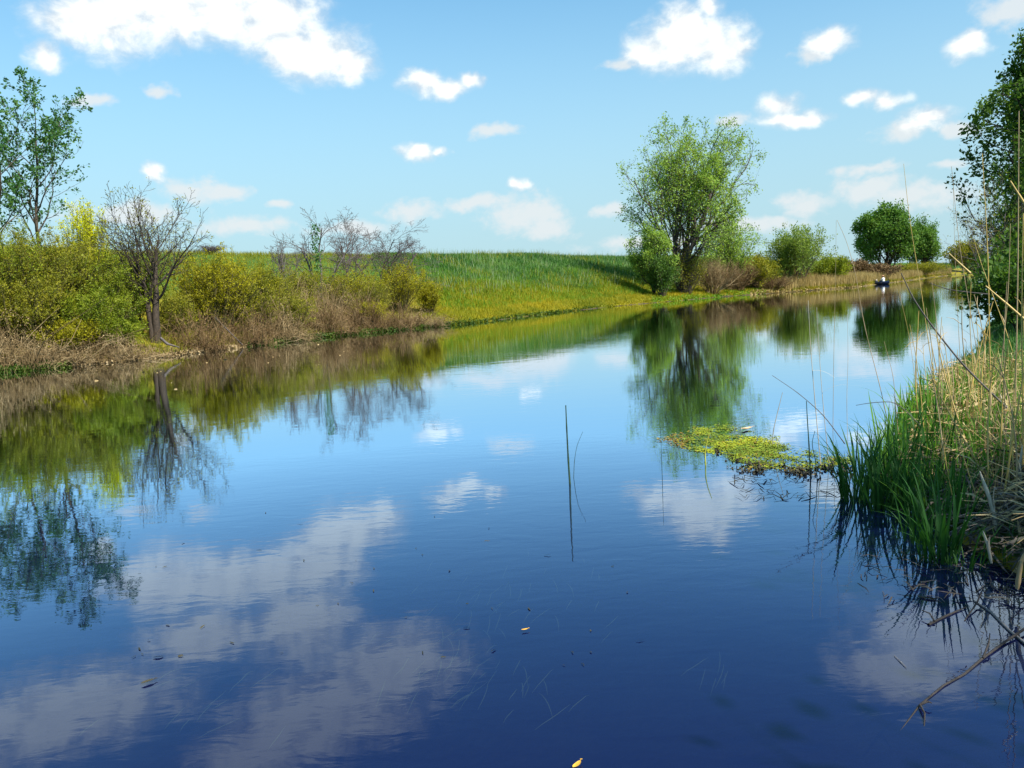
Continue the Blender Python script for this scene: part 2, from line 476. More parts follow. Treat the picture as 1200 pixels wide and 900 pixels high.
def wob(x, y): return (np.sin(x * .9 + np.sin(y * .7) * 1.3) + np.sin(y * 1.1 + np.sin(x * .5) * 1.7) + .6 * np.sin(x * 2.3 + y * 1.9)) / 2.6


def terrain(x, y):
    """height and signed distance from the water's edge (negative in the river)"""
    x = np.asarray(x, float); y = np.asarray(y, float)
    dl, dr = seg_dist(x, y, LSH), seg_dist(x, y, RSH)
    jit = 0.22 * wob(x * 1.3, y * 1.3) * np.clip(np.hypot(x, y) / 12, .3, 1)
    riv = inside_poly(x, y, RIVER)
    az = np.arctan2(x, y)
    H = np.interp(az, C_AZ, C_H)
    d1 = dl + jit
    zl = 0.40 * sst(d1, 0, 1.6) + (H - 0.40) * (0.30 * sst(d1, 0.8, 7.5) + 0.70 * sst(d1, 4.0, LEVEE_W)) - 0.0
    zl = zl - np.clip(dl - LEVEE_W - 2, 0, 60) * 0.035 + (0.10 * wob(x * .8, y * .8) + 0.16 * wob(x * .23 + 2, y * .19)) * sst(dl, 1, 5)
    d2 = dr + jit
    zr = 0.22 * sst(d2, -0.1, 0.8) + 0.30 * sst(d2, 0.8, 9) + 0.05 * wob(x * 2.1, y * 2.1) * sst(d2, .3, 1)
    d = np.minimum(dl, dr)
    zb = -1.3 * sst(d, 0, 4.0) - 0.02
    land = np.where(dl < dr, zl, zr)
    z = np.where(riv, zb, land)
    return z, np.where(riv, -d, np.where(dl < dr, d, d * 1.001 + 40 * sst(d, .0, .3)))


def tz(x, y): return float(terrain(np.array([x]), np.array([y]))[0][0])


def build_ground():
    N = 620
    u = np.linspace(-1, 1, N); a = 7.6
    g = np.sinh(u * a) / math.sinh(a) * 3000
    X, Y = np.meshgrid(g + 2, g + 6)
    x, y = X.ravel(), Y.ravel()
    z, d = terrain(x, y)
    i = np.arange(N - 1); I, J = np.meshgrid(i, i)
    k = (J * N + I).ravel()
    me = mesh_from('riverbank_ground', np.stack([x, y, z], 1), quads=np.stack([k, k + 1, k + N + 1, k + N], 1), smooth=True)
    at_ = me.attributes.new('shore', 'FLOAT', 'POINT'); at_.data.foreach_set('value', np.clip(d, -5, 200).astype(np.float32))
    tag(obj('ground', me, terrain_mat()), 'grassy river banks rising to a low levee', None, None, 'structure')
    S = 2990
    me = mesh_from('river_water', [(-S, -S, 0), (S, -S, 0), (S, S, 0), (-S, S, 0)], quads=[[0, 1, 2, 3]])
    tag(obj('river_water', me, water_mat()), 'still blue river reflecting the sky', None, None, 'structure')


build_ground()


def lpos(px, d, py=None):
    """a spot on the left bank: d metres behind the water's edge, along photo column px"""
    wy = np.interp(px, [q[0] for q in LPX], [q[1] for q in LPX]) if py is None else py
    az = azel(px, wy)[0]
    D = shore_dist(az) + d
    x, y = D * math.sin(az), D * math.cos(az)
    return np.array([x, y, tz(x, y)]), D


# ------------------------------------------------------------------ growing plants
def grow(p, d, L, r, lvl, P, wood, twigs, rg):
    n = P['seg'][lvl]; step = L / n
    pts, rad = [p], [r]
    for i in range(n):
        d = d + rg.normal(size=3) * P['wander'][lvl]; d[2] += P['trop'][lvl]
        d = d / np.linalg.norm(d)
        p = p + d * step; pts.append(p)
        rad.append(r * (1 - (1 - P['tip'][lvl]) * (i + 1) / n))
    pts = np.array(pts); rad = np.array(rad)
    if r > P.get('min_r', 0): wood.append((pts, rad, P['sides'][lvl]))
    last = lvl == len(P['seg']) - 1
    if last or lvl >= P.get('leaf_from', 99): twigs.append(pts)
    if last: return
    k = P['kids'][lvl]; k = int(k * rg.uniform(.8, 1.2) + .5)
    ph = rg.uniform(0, 6.28)
    for j in range(k):
        t = P['start'][lvl] + (1 - P['start'][lvl]) * (j + rg.uniform(.2, .9)) / k
        f = t * n; i = min(int(f), n - 1)
        q = pts[i] + (pts[i + 1] - pts[i]) * (f - i)
        ax = pts[i + 1] - pts[i]; ax = ax / np.linalg.norm(ax)
        ph += 2.4 + rg.normal() * .4
        u = np.cross(ax, [0.3, 0.2, 1.0] if abs(ax[2]) < .9 else [1.0, 0, 0]); u = u / np.linalg.norm(u); v = np.cross(ax, u)
        ang = P['ang'][lvl] * rg.uniform(.75, 1.25)
        nd = ax * math.cos(ang) + (u * math.cos(ph) + v * math.sin(ph)) * math.sin(ang)
        grow(q, nd, L * P['ratio'][lvl] * rg.uniform(.7, 1.2) * (1.15 - .55 * t), max(rad[i] * P['rr'][lvl], 0.002), lvl + 1, P, wood, twigs, rg)


def plant(name, label, cat, loc, height, width, P, leaf_m, bark_m, leaf_size, per_twig, stems=1, spread=0.0, seed=1, spread_leaf=0.1,
          group=None, lean=(0, 0), trunk='trunk', crown='crown', base_r=None, aspect=0.5, fill=0.0, stem_ring=0.0, min_rad=.0025, env=None):
    rg = np.random.default_rng(seed)
    wood, twigs = [], []
    for s in range(stems):
        a = 2.4 * s + rg.uniform(0, .8)
        tilt = spread * (s + .3) / stems * rg.uniform(.85, 1.1) if stems > 1 else 0
        d = np.array([math.cos(a) * math.sin(tilt) + lean[0], math.sin(a) * math.sin(tilt) + lean[1], math.cos(tilt)])
        p = np.array([math.cos(a), math.sin(a), 0]) * stem_ring * rg.uniform(.1, 1)
        grow(p, d / np.linalg.norm(d), rg.uniform(.8, 1.1), P['r0'] * rg.uniform(.7, 1.1), 0, P, wood, twigs, rg)
    allp = np.concatenate([w[0] for w in wood] + twigs)
    zmax = np.percentile(allp[:, 2], 99.7)
    ext = np.percentile(np.hypot(allp[:, 0] - allp[:, 0].mean() * 0, allp[:, 1]), 97)
    sx, sz = width * 0.5 / ext, height / zmax
    if env:      # keep the crown inside a soft egg so that no limb runs away
        zc, zr, gain = env
        def fit(q):
            u = q * np.array([1 / ext, 1 / ext, 1 / zmax]) * np.array([gain, gain, 1])
            v = np.stack([u[:, 0], u[:, 1], np.where(u[:, 2] > zc, (u[:, 2] - zc) / (1 - zc), (u[:, 2] - zc) / zr)], -1)
            rho = np.linalg.norm(v, axis=1); dv = v / np.maximum(rho, 1e-6)[:, None] * 2.3
            lim = 1 + .20 * wob(dv[:, 0] + dv[:, 2] * 1.7 + seed, dv[:, 1] * 1.3 + dv[:, 2]); rho = rho / lim; k = np.where(rho > .75, (.75 + .27 * np.tanh((rho - .75) / .27)) / np.maximum(rho, 1e-6), 1)
            k = np.where(u[:, 2] < zc, np.maximum(k, np.clip(1 - np.abs(u[:, 2]) * 0, .0, 1) * k), k)
            w = v * (k * (1 + (lim - 1) * np.clip(rho, 0, 1)) )[:, None]
            out = np.stack([w[:, 0] * ext, w[:, 1] * ext, np.where(w[:, 2] > 0, w[:, 2] * (1 - zc), w[:, 2] * zr) * zmax + zc * zmax], -1)
            near = np.clip(np.hypot(u[:, 0], u[:, 1]) / .12, 0, 1)[:, None]
            return q + (out - q) * near
        wood = [(fit(a), b, c_) for a, b, c_ in wood]; twigs = [fit(a) for a in twigs]
    S = np.array([sx, sx, sz]); rs = (sx * sz) ** 0.5 if base_r is None else base_r / P['r0']
    root = thing(name, label, cat, loc, group)
    W = Wood()
    for pts, rad, sd in wood:
        q = pts * S
        if pts[0][2] < 0.001: q[0, 2] -= 0.25
        W.tube(q, np.maximum(rad * rs, min_rad), sd)
    obj(trunk, W.mesh(name + '_' + trunk), M[bark_m], root)
    if leaf_m:
        c, dd = [], []
        for t in twigs:
            k = max(1, int(rg.poisson(per_twig)))
            f = rg.uniform(.1, 1, k) * (len(t) - 1); i = np.minimum(f.astype(int), len(t) - 2)
            c.append((t[i] + (t[i + 1] - t[i]) * (f - i)[:, None]) * S); dd.append((t[i + 1] - t[i]) * S)
        c = np.concatenate(c); dd = norm(np.concatenate(dd))
        c = c + rg.normal(size=c.shape) * spread_leaf
        keep = c[:, 2] > 0.1
        c, dd = c[keep], dd[keep]
        obj(crown, leaf_mesh(name + '_' + crown, c, np.full(len(c), leaf_size), aspect, dd, r=rg), M[leaf_m], root)
    return root


TREE = dict(seg=[9, 7, 5, 4], wander=[.07, .13, .18, .2], trop=[.03, .05, .04, .02], tip=[.35, .3, .3, .3], sides=[9, 6, 4, 3], kids=[11, 8, 6],
            start=[.22, .2, .15], ang=[.85, .8, .75], ratio=[.62, .5, .42], rr=[.5, .5, .5], r0=.035)
SHRUB = dict(seg=[6, 5, 4], wander=[.1, .16, .2], trop=[.06, .05, .03], tip=[.35, .3, .3], sides=[4, 3, 3], kids=[9, 6], start=[.18, .15], ang=[.5, .6],
             ratio=[.5, .42], rr=[.55, .55], r0=.014)
BARE = dict(seg=[7, 6, 5, 4], wander=[.12, .16, .2, .22], trop=[.04, .04, .02, .01], tip=[.4, .35, .3, .3], sides=[6, 5, 3, 3], kids=[8, 6, 5],
            start=[.25, .2, .15], ang=[.7, .7, .7], ratio=[.6, .5, .45], rr=[.5, .5, .55], r0=.03)


def hgt(px, py, D, z0): return at(px, py, D)[2] - z0


# ---- left bank: slender poplars, shrubs, the dark leaning tree
def shrub(px, top, wpx, d, label, leaf, seed, name='willow_shrub', stems=26, per=13, size=.07, bark='stem_olive', spread=.75, P=SHRUB, group=None, cat='shrub', **k):
    p, D = lpos(px, d)
    return plant(name, label, cat, p, hgt(px, top, D, p[2]), wpx / F_PX * D, P, leaf, bark, size, per, stems=stems, spread=spread, seed=seed,
                 spread_leaf=.042, group=group, trunk='stems', crown='foliage', stem_ring=.16, **k)


SLIM = dict(TREE, kids=[12, 7, 4], ang=[.55, .55, .6], trop=[.02, .09, .08, .03], start=[.28, .2, .2], ratio=[.5, .5, .45])
for px, top, w, d, sd, lab in ((12, 112, 150, 6.5, 11, 'slender young tree with sparse leaves at the left edge of the photograph'),
                               (62, 96, 118, 7.5, 12, 'tall slender sparse-leaved tree just left of the yellow blossoming shrub'),
                               (-60, 130, 150, 8.0, 13, 'slender tree mostly beyond the left edge, thin branches reaching in')):
    p, D = lpos(px, d)
    plant('slender_tree', lab, 'tree', p, hgt(px, top, D, p[2]), w / F_PX * D, SLIM, 'poplar', 'bark', .115, 13, seed=sd, spread_leaf=.055,
          group='slender trees on the left bank', base_r=.11, aspect=.6, stems=1)

shrub(8, 258, 120, 3.4, 'tall green willow shrub at the left edge below the slender trees', 'shrub_green', 21, stems=34)
shrub(70, 272, 120, 3.0, 'olive green willow shrub in front of the slender trees', 'shrub_olive', 22, stems=34)
shrub(126, 292, 92, 2.8, 'green willow shrub left of the dark leaning tree', 'shrub_green', 23, stems=30)
shrub(40, 320, 110, 1.9, 'low yellowish green shrub above the dry brambles at the left', 'shrub_olive', 24)
shrub(110, 338, 90, 1.5, 'low green shrub spilling toward the water left of the dark tree', 'shrub_green', 25)
shrub(118, 238, 48, 5.6, 'bright yellow blossoming shrub between the slender tree and the dark tree', 'blossom', 26, name='blossoming_shrub', stems=18, per=13)
shrub(160, 300, 70, 4.5, 'green shrub standing behind the dark leaning tree', 'shrub_green', 27)
shrub(212, 345, 55, 3.2, 'small dim shrub at the right foot of the dark tree', 'shrub_olive', 28, per=4)
shrub(258, 294, 95, 3.0, 'golden willow shrub right of the dark tree', 'shrub_gold', 29, stems=38)
shrub(312, 312, 70, 4.2, 'low olive shrub right of the golden shrub', 'shrub_olive', 30)
shrub(352, 312, 80, 6.0, 'olive shrub under the ivy-clad bare tree', 'shrub_olive', 31, per=6)
shrub(408, 315, 80, 5.2, 'low golden olive shrub between the two bare trees', 'shrub_gold', 32, per=5)
shrub(470, 308, 70, 4.0, 'golden olive shrub at the edge of the open grass', 'shrub_gold', 33, per=8)
shrub(440, 330, 60, 2.4, 'thin olive shrub in front of the spreading bare tree', 'shrub_olive', 34, per=4)
shrub(505, 330, 34, 3.0, 'small golden shrub last before the green slope', 'shrub_gold', 35, per=6)
shrub(88, 372, 60, .9, 'small yellow-green shrub spilling over the brambles at far left', 'shrub_gold', 37, stems=16, per=8)
shrub(142, 368, 48, 1.0, 'low green shrub at the left foot of the dark tree', 'shrub_green', 38, stems=18, per=9)
shrub(345, 345, 60, 1.4, 'olive shrub breaking through the brown brambles', 'shrub_olive', 39, stems=16, per=6)
shrub(435, 352, 46, 1.2, 'small golden shrub amid the russet brambles near the open grass', 'shrub_gold', 40, stems=14, per=6)
shrub(300, 335, 55, 2.0, 'olive shrub between the golden shrub and the brambles', 'shrub_olive', 42, stems=18, per=8)
shrub(-60, 262, 130, 3.2, 'green willow shrub leaning in from beyond the left edge', 'shrub_green', 36)

# the dark tree: several stout stems rising from one foot
DARK = dict(BARE, r0=.05, seg=[8, 7, 5, 4], kids=[13, 9, 6], start=[.33, .15, .12], ang=[.62, .6, .65], ratio=[.95, .55, .45], rr=[.42, .5, .55], tip=[.25, .3, .3, .3], wander=[.09, .13, .18, .2])
p, D = lpos(184, 2.3)
plant('dark_tree', 'dark twisted tree with nearly bare crown leaning over the left bank', 'tree', p, hgt(185, 218, D, p[2]), 118 / F_PX * D, DARK, 'shrub_olive',
      'bark_trunk', .075, 1.6, stems=2, spread=.16, seed=41, spread_leaf=.05, stem_ring=.04, lean=(.03, 0), base_r=.16, min_rad=.006)

# bare shrubs on the slope
IVY = dict(BARE, start=[.35, .2, .15])
p, D = lpos(379, 8)
iv = plant('bare_tree', 'small bare tree with ivy tufts on its trunk', 'tree', p, hgt(379, 245, D, p[2]), 140 / F_PX * D, IVY, None, 'bark_grey', .1, 0, stems=3,
           spread=.45, seed=43, base_r=.08, min_rad=.007)
c = np.concatenate([np.array([[.0, .0, 1.0]]) * np.linspace(.6, hgt(379, 262, D, p[2]), 60)[:, None] + rng.normal(size=(60, 3)) * .13 for _ in range(7)])
obj('ivy', leaf_mesh('ivy', c, np.full(len(c), .12), .8), M['poplar'], iv)
p, D = lpos(446, 7)
plant('bare_tree', 'spreading bare plum-grey tree beside the open grass', 'tree', p, hgt(452, 263, D, p[2]), 165 / F_PX * D, dict(BARE, kids=[8, 7, 5]), None, 'twig_plum', .1, 0, stems=6, spread=.85, seed=44, base_r=.07, min_rad=.0065)
p, D = lpos(412, 9)
plant('bare_tree', 'thin bare tree between the ivy-clad and the spreading bare tree', 'tree', p, hgt(412, 258, D, p[2]), 50 / F_PX * D, BARE, None, 'twig_plum', .1, 0, stems=3, spread=.4, seed=45, base_r=.05, min_rad=.006)
p, D = lpos(340, 8)
plant('bare_tree', 'low bare tree with wide twigs left of the ivy-clad one', 'tree', p, hgt(340, 276, D, p[2]), 60 / F_PX * D, BARE, None, 'bark_grey', .1, 0, stems=4, spread=.9, seed=46, base_r=.05, min_rad=.006)
p, D = lpos(258, 24)
plant('bare_shrub', 'distant pinkish bare shrub on the levee top behind the golden shrub', 'shrub', p, hgt(258, 286, D, p[2]), 34 / F_PX * D, SHRUB, None, 'twig_plum', .1, 0, stems=26, spread=.8, seed=47, trunk='stems', base_r=.03)


# dry bramble heaps along the water's edge
def bramble(px, d, wpx, top, label, mat, seed, n=420, name='bramble_heap', depth=1.2):
    rg = np.random.default_rng(seed)
    p, D = lpos(px, d)
    w = wpx / F_PX * D; h = max(.35, hgt(px, top, D, p[2]))
    root = thing(name, label, 'brambles', p, 'dry brambles along the left bank')
    W = Wood()
    for i in range(n):
        a = rg.uniform(0, 6.28)
        q = np.array([rg.uniform(-.5, .5) * w, rg.uniform(-.5, .5) * depth, 0])
        prof = max(.15, 1 - (2 * q[0] / w) ** 2 * .8)
        hh = h * prof * (.72 + .38 * math.sin(q[0] * 3.1 + seed) * math.sin(q[0] * 1.3 + seed * 2)) * rg.uniform(.35, 1.1); L = rg.uniform(.4, 1.3) * min(1, .5 + h * .4)
        t = np.linspace(0, 1, 7)
        arc = np.stack([q[0] + math.cos(a) * L * t, q[1] + math.sin(a) * L * t - .25 * t * t, hh * (1 - (1 - t * rg.uniform(1.3, 2.1)) ** 2)], -1)
        arc += np.cumsum(rg.normal(size=arc.shape) * .06, 0)
        arc[:, 2] = np.maximum(arc[:, 2], -.25) - .05
        r0 = rg.uniform(.004, .011)
        W.tube(arc, np.linspace(r0, r0 * .4, 7), 3)
    for i in range(16):      # stouter dead canes leaning any way
        q = np.array([rg.uniform(-.5, .5) * w, rg.uniform(-.5, .3) * depth, 0]); d_ = np.array([rg.normal(0, .6), rg.normal(-.15, .3), rg.uniform(.4, 1)]) * h * rg.uniform(.6, 1.2)
        W.tube(np.array([q, q + d_ * .5 + rg.normal(0, .05, 3), q + d_ + np.array([rg.normal(0, .12), 0, -.1])]), [.014, .011, .005], 4)
    obj('stems', W.mesh(name), M[mat], root)
    c = np.stack([rg.uniform(-.5, .5, n * 3) * w, rg.uniform(-.5, .5, n * 3) * depth, np.zeros(n * 3)], -1)
    pr = np.maximum(.15, 1 - (2 * c[:, 0] / w) ** 2 * .8)
    c[:, 2] = rg.uniform(0, .9, n * 3) * h * pr
    obj('dead_leaves', leaf_mesh(name + '_leaves', c, np.full(len(c), .06), .5, r=rg), M[mat], root)
    return root


BR = [(20, .7, 80, 352, 'pale dry bramble heap at the left edge above the water', 'bramble'), (75, .5, 70, 392, 'low dry bramble heap right of the leftmost heap', 'bramble'),
      (135, .5, 60, 385, 'straw-brown bramble heap left of the dark tree foot', 'bramble'), (-40, .8, 80, 352, 'dry brambles reaching in from the left edge', 'bramble'),
      (232, .8, 60, 358, 'russet bramble heap right of the dark tree', 'bramble_red'), (282, .8, 70, 352, 'brown bramble heap below the golden shrub', 'bramble_red'),
      (320, 1.4, 60, 330, 'tall brown bramble heap right of the golden shrub', 'bramble'), (330, .4, 70, 378, 'pale low brambles at the water below the golden shrub', 'bramble'),
      (362, 2.2, 60, 324, 'domed bramble heap under the ivy-clad tree', 'bramble'), (385, .8, 70, 350, 'brown bramble heap halfway along the thicket', 'bramble_red'),
      (425, 1.0, 60, 340, 'russet bramble heap below the spreading bare tree', 'bramble_red'), (455, .7, 70, 350, 'dark brown bramble heap near the open grass', 'bramble_red'),
      (490, .6, 60, 356, 'last bramble heap before the open grass slope', 'bramble'), (400, 2.6, 60, 318, 'upper bramble heap between the bare trees', 'bramble')]
for i, (px, d, w, t, lab, m_) in enumerate(BR): bramble(px, d, w, t, lab, m_, 60 + i, n=300)

# grey sticks and a fallen limb at the foot of the dark tree
def stick(name, label, cat, pts, rads, mat, group=None, sides=6, twigs=(), seed=0):
    pts = np.array(pts, float); o = pts[0].copy()
    root = thing(name, label, cat, o, group)
    W = Wood(); W.tube(pts - o, rads, sides); stm = obj('stem', W.mesh(name), M[mat], root)
    for tp, tr in twigs:
        W = Wood(); W.tube(np.array(tp) - o, tr, 4); obj('twig', W.mesh(name + '_twig'), M[mat], stm)
    return root


def onbank(px, py, d): return at(px, py, lpos(px, d)[1])


stick('fallen_limb', 'grey fallen limb lying at the foot of the dark tree', 'branch', [onbank(188, 396, .5), onbank(196, 403, .3), onbank(210, 407, .2)], [.05, .05, .02], 'bark_grey')
stick('fallen_limb', 'long pale dead limb slanting down below the golden shrub', 'branch', [onbank(252, 372, .5), onbank(266, 386, .25), onbank(284, 404, .0)], [.012, .02, .024], 'bark_grey')

# ------------------------------------------------------------------ the middle willow and its neighbours
WILLOW = dict(TREE, seg=[8, 8, 6, 4], kids=[13, 10, 8], start=[.10, .18, .12], ang=[.75, .7, .7], ratio=[.80, .52, .42], trop=[.03, .07, .03, -.01], r0=.05, rr=[.55, .5, .5],
              wander=[.10, .12, .16, .2])
p, D = lpos(798, 6)
plant('willow_tree', 'large light green willow with spreading limbs on the far bank', 'tree', p, hgt(812, 140, D, p[2]), 164 / F_PX * D, WILLOW, 'willow', 'bark', .20, 11,
      stems=3, spread=.42, seed=53, spread_leaf=.18, base_r=.34, stem_ring=.02, aspect=.5, env=(.52, .40, 1.15))


def bush(px, top, w, d, label, leaf, seed, stems=30, per=9, size=.2, bark='bark', cat='bush', name='bush', P=SHRUB, spread=.85, **k):
    p, D = lpos(px, d)
    return plant(name, label, cat, p, hgt(px, top, D, p[2]), w / F_PX * D, P, leaf, bark, size, per, stems=stems, spread=spread, seed=seed, spread_leaf=.16,
                 trunk='stems', crown='foliage', stem_ring=.15, base_r=.04, **k)


p, D = lpos(767, 5)
plant('willow_tree', 'small rounded willow at the left foot of the large willow', 'tree', p, hgt(767, 256, D, p[2]), 50 / F_PX * D, WILLOW, 'willow', 'bark_dark', .17, 4,
      stems=3, spread=.6, seed=58, spread_leaf=.14, base_r=.12, stem_ring=.03, env=(.55, .5, 1.15))
bush(776, 300, 34, 2.5, 'dark dense bush at the water below the large willow', 'dark_tree', 53, stems=24, size=.16)
bush(850, 258, 70, 6, 'light leafy bush under the right side of the large willow', 'willow', 54, per=7)
bush(805, 290, 60, 4, 'olive undergrowth beneath the large willow trunk', 'shrub_olive', 55, per=3, size=.14)
bush(835, 300, 60, 2.5, 'brown twiggy undergrowth at the water under the large willow', None, 56, stems=60, per=1, bark='bramble')
bush(865, 305, 60, 2.5, 'russet twiggy undergrowth right of the large willow', None, 57, stems=50, per=1, bark='bramble_red')
bush(885, 300, 50, 4, 'olive bush between the large willow and the round bush', 'shrub_olive', 58, per=7)
bush(935, 266, 78, 4.5, 'round grey-green bush right of the large willow', 'bush_mid', 59, stems=36, per=9)
bush(972, 300, 46, 6, 'low bright bush right of the round bush', 'shrub_green', 60)
bush(905, 322, 50, 1.5, 'low russet brush at the waterline beneath the round bush', None, 61, stems=40, bark='bramble_red')
bush(1004, 306, 40, 22, 'dark low bush on the levee left of the far tree pair', 'bramble_red', 62, size=.22, bark='bark_dark')
bush(1022, 310, 60, 14, 'dull brown brush below the far tree pair', 'bramble_red', 63, size=.22, per=5, bark='bark_dark')
bush(1075, 308, 60, 14, 'brown-green brush under the right far tree', 'shrub_olive', 64, size=.22, per=6)

DENSE_T = dict(TREE, seg=[7, 7, 5, 4], kids=[13, 9, 7], start=[.08, .12, .1], ang=[.75, .8, .8], ratio=[.62, .5, .45], r0=.04)
p, D = lpos(1039, 18)
plant('broadleaf_tree', 'taller dark green tree of the distant pair behind the boat', 'tree', p, hgt(1042, 236, D, p[2]), 48 / F_PX * D, WILLOW, 'far_tree', 'bark_dark', .32, 9,
      stems=3, spread=.35, seed=71, spread_leaf=.35, base_r=.25, aspect=.6, env=(.5, .5, 1.25))
p, D = lpos(1082, 16)
plant('broadleaf_tree', 'shorter right-hand tree of the distant green pair', 'tree', p, hgt(1078, 256, D, p[2]), 27 / F_PX * D, WILLOW, 'far_tree', 'bark_dark', .32, 8,
      stems=3, spread=.3, seed=72, spread_leaf=.35, base_r=.25, aspect=.6, env=(.45, .45, 1.25))
p, D = lpos(1131, 8)
plant('far_bush', 'small yellowish green bush far upriver beside the big right tree', 'bush', p, hgt(1131, 284, D, p[2]), 34 / F_PX * D, SHRUB, 'shrub_olive', 'bark', .5, 8,
      stems=22, spread=.7, seed=73, spread_leaf=.35, trunk='stems', crown='foliage', base_r=.06, stem_ring=.15)

# ------------------------------------------------------------------ right bank trees
p = np.array([21.7, 28.5, 0]); p[2] = tz(p[0], p[1])
plant('riverside_tree', 'big dense dark green tree at the right edge overhanging the water', 'tree', p, 10.4, 9.2, dict(WILLOW, start=[.05, .15, .1]), 'dark_tree', 'bark_dark', .135, 34,
      stems=5, spread=.55, seed=81, spread_leaf=.13, base_r=.2, aspect=.6, env=(.45, .45, 1.5))
p = np.array([17.6, 23.0, 0]); p[2] = tz(p[0], p[1])
plant('twiggy_tree', 'thin twiggy tree with tiny sparse leaves at the upper right corner', 'tree', p, 9.6, 4.4, dict(BARE, kids=[11, 8, 6]), 'poplar', 'bark_grey', .05, 1.2, stems=3,
      spread=.3, seed=83, spread_leaf=.05, base_r=.05)
p = np.array([14.6, 24.0, 0]); p[2] = tz(p[0], p[1])
plant('bare_shrub', 'bare grey shrub hanging over the water in front of the big right tree', 'shrub', p, 4.0, 4.2, dict(BARE, kids=[9, 7, 5]), 'shrub_olive', 'bark_grey', .05, .5, stems=6,
      spread=.9, seed=84, trunk='stems', crown='foliage', base_r=.03)
for i, (x, y, h, w, lab) in enumerate(((15.2, 23.2, 2.2, 3.6, 'dark low bush at the water under the big right tree'), (16.2, 24.8, 5.2, 4.6, 'tall dark bush leaning over the water before the big right tree'), (11.4, 17.8, 1.7, 2.6, 'low dark bush overhanging the far end of the straw bank'), (13.2, 18.9, 2.8, 3.6, 'shaded bush on the right bank before the big tree'),
                                       (18.0, 27.0, 3.4, 4.5, 'dense shaded bush filling the foot of the big right tree'))):
    p = np.array([x, y, tz(x, y)])
    plant('shaded_bush', lab, 'bush', p, h, w, SHRUB, 'dark_tree', 'bark_dark', .12, 8, stems=26, spread=.9, seed=85 + i, spread_leaf=.08, trunk='stems', crown='foliage', stem_ring=.2, base_r=.02)

# trees of the right bank beyond the frame: they shade the nearest reeds
for i, (x, y, h, w) in enumerate(((8.2, 0.6, 8.0, 6.0),)):
    p = np.array([x, y, tz(x, y)])
    plant('riverside_tree', 'leafy tree on the right bank just outside the photograph, shading the near reeds', 'tree', p, h, w, DENSE_T, 'dark_tree', 'bark_dark', .14, 6, stems=3, spread=.4, seed=95 + i,
          spread_leaf=.15, base_r=.18, aspect=.6)

# ------------------------------------------------------------------ grass and waterside growth (uncountable)
def scatter(n, px0, px1, d0, d1, seed, power=1.0):
    rg = np.random.default_rng(seed)
    a0, a1 = azel(px0, 350)[0], azel(px1, 330)[0]
    az = rg.uniform(a0, a1, n); d = d0 + (d1 - d0) * rg.uniform(0, 1, n) ** power
    D = shore_dist(az) + d
    x, y = D * np.sin(az), D * np.cos(az)
    z, sd = terrain(x, y)
    k = (sd > .05) & (z > .02)
    return np.stack([x, y, z - .02], 1)[k], sd[k], D[k]


b, sd, D = scatter(170000, 440, 1120, 2, 75, 101)
nzv = wob(b[:, 0] * .25, b[:, 1] * .25)
k = sd + nzv * 2.2 > 6.6
tag(obj('levee_grass', blades('levee_grass', b[k], .42, .03 + .0003 * D[k], .35), M['grass']), 'green grass covering the levee slope', None, None, 'stuff')
k = (sd + nzv * 1.6 < 7.5)
b2, sd2, D2 = scatter(80000, 490, 1000, .0, 17, 102)
tag(obj('golden_grass', blades('golden_grass', b2, .30, .035, .5), M['grass_gold']), 'golden grass band along the foot of the slope', None, None, 'stuff')
b, sd, D = scatter(22000, 490, 800, 5, 24, 103)
tag(obj('lime_grass', blades('lime_grass', b, .38, .035, .4), M['grass_lime']), 'lighter green grass on the lower slope', None, None, 'stuff')
b, sd, D = scatter(4200, 500, 800, 10, 66, 104)
tag(obj('seed_grass', blades('seed_grass', b, .85, .035, .15), M['grass_pale']), 'pale seeding grass stalks on the slope and skyline', None, None, 'stuff')
b, sd, D = scatter(15000, 500, 1000, 6, 64, 108)
k = wob(b[:, 0] * .55 + 4, b[:, 1] * .4) + rng.normal(0, .15, len(b)) > .22
tag(obj('tall_weeds', blades('tall_weeds', b[k], .75, .05, .45), M['shrub_olive']), 'patches of taller olive weeds on the levee slope', None, None, 'stuff')
b, sd, D = scatter(60000, -150, 500, .3, 34, 105)
tag(obj('bank_grass', blades('bank_grass', b, .38, .022, .5), M['shrub_olive']), 'olive grass among the left bank shrubs', None, None, 'stuff')
b, sd, D = scatter(26000, 920, 1115, .5, 16, 106)
tag(obj('dry_reed_bed', blades('dry_reed_bed', b, 1.25, .05, .16), M['dry_reed']), 'bed of dry tan reeds on the bank behind the boat', None, None, 'stuff')
b, sd, D = scatter(12000, 930, 1115, .1, 2.5, 107)
tag(obj('reed_bed_fringe', blades('reed_bed_fringe', b, .5, .05, .4), M['grass_gold']), 'yellow-green fringe at the foot of the dry reeds', None, None, 'stuff')


def fringe(name, label, px0, px1, d0, d1, n, size, mat, seed, hz=.18):
    rg = np.random.default_rng(seed)
    a0, a1 = azel(px0, 400)[0], azel(px1, 350)[0]
    az = rg.uniform(a0, a1, n); D = shore_dist(az) + rg.uniform(d0, d1, n)
    x, y = D * np.sin(az), D * np.cos(az)
    z, _ = terrain(x, y)
    ok = wob(x * 1.7, y * 1.7) > -.75
    c = np.stack([x, y, np.maximum(z, 0) + rg.uniform(.0, 1, n) ** 1.6 * hz], 1)[ok]
    tag(obj(name, leaf_mesh(name, c, np.full(len(c), size), .8, up=.6, r=rg), M[mat]), label, None, None, 'stuff')


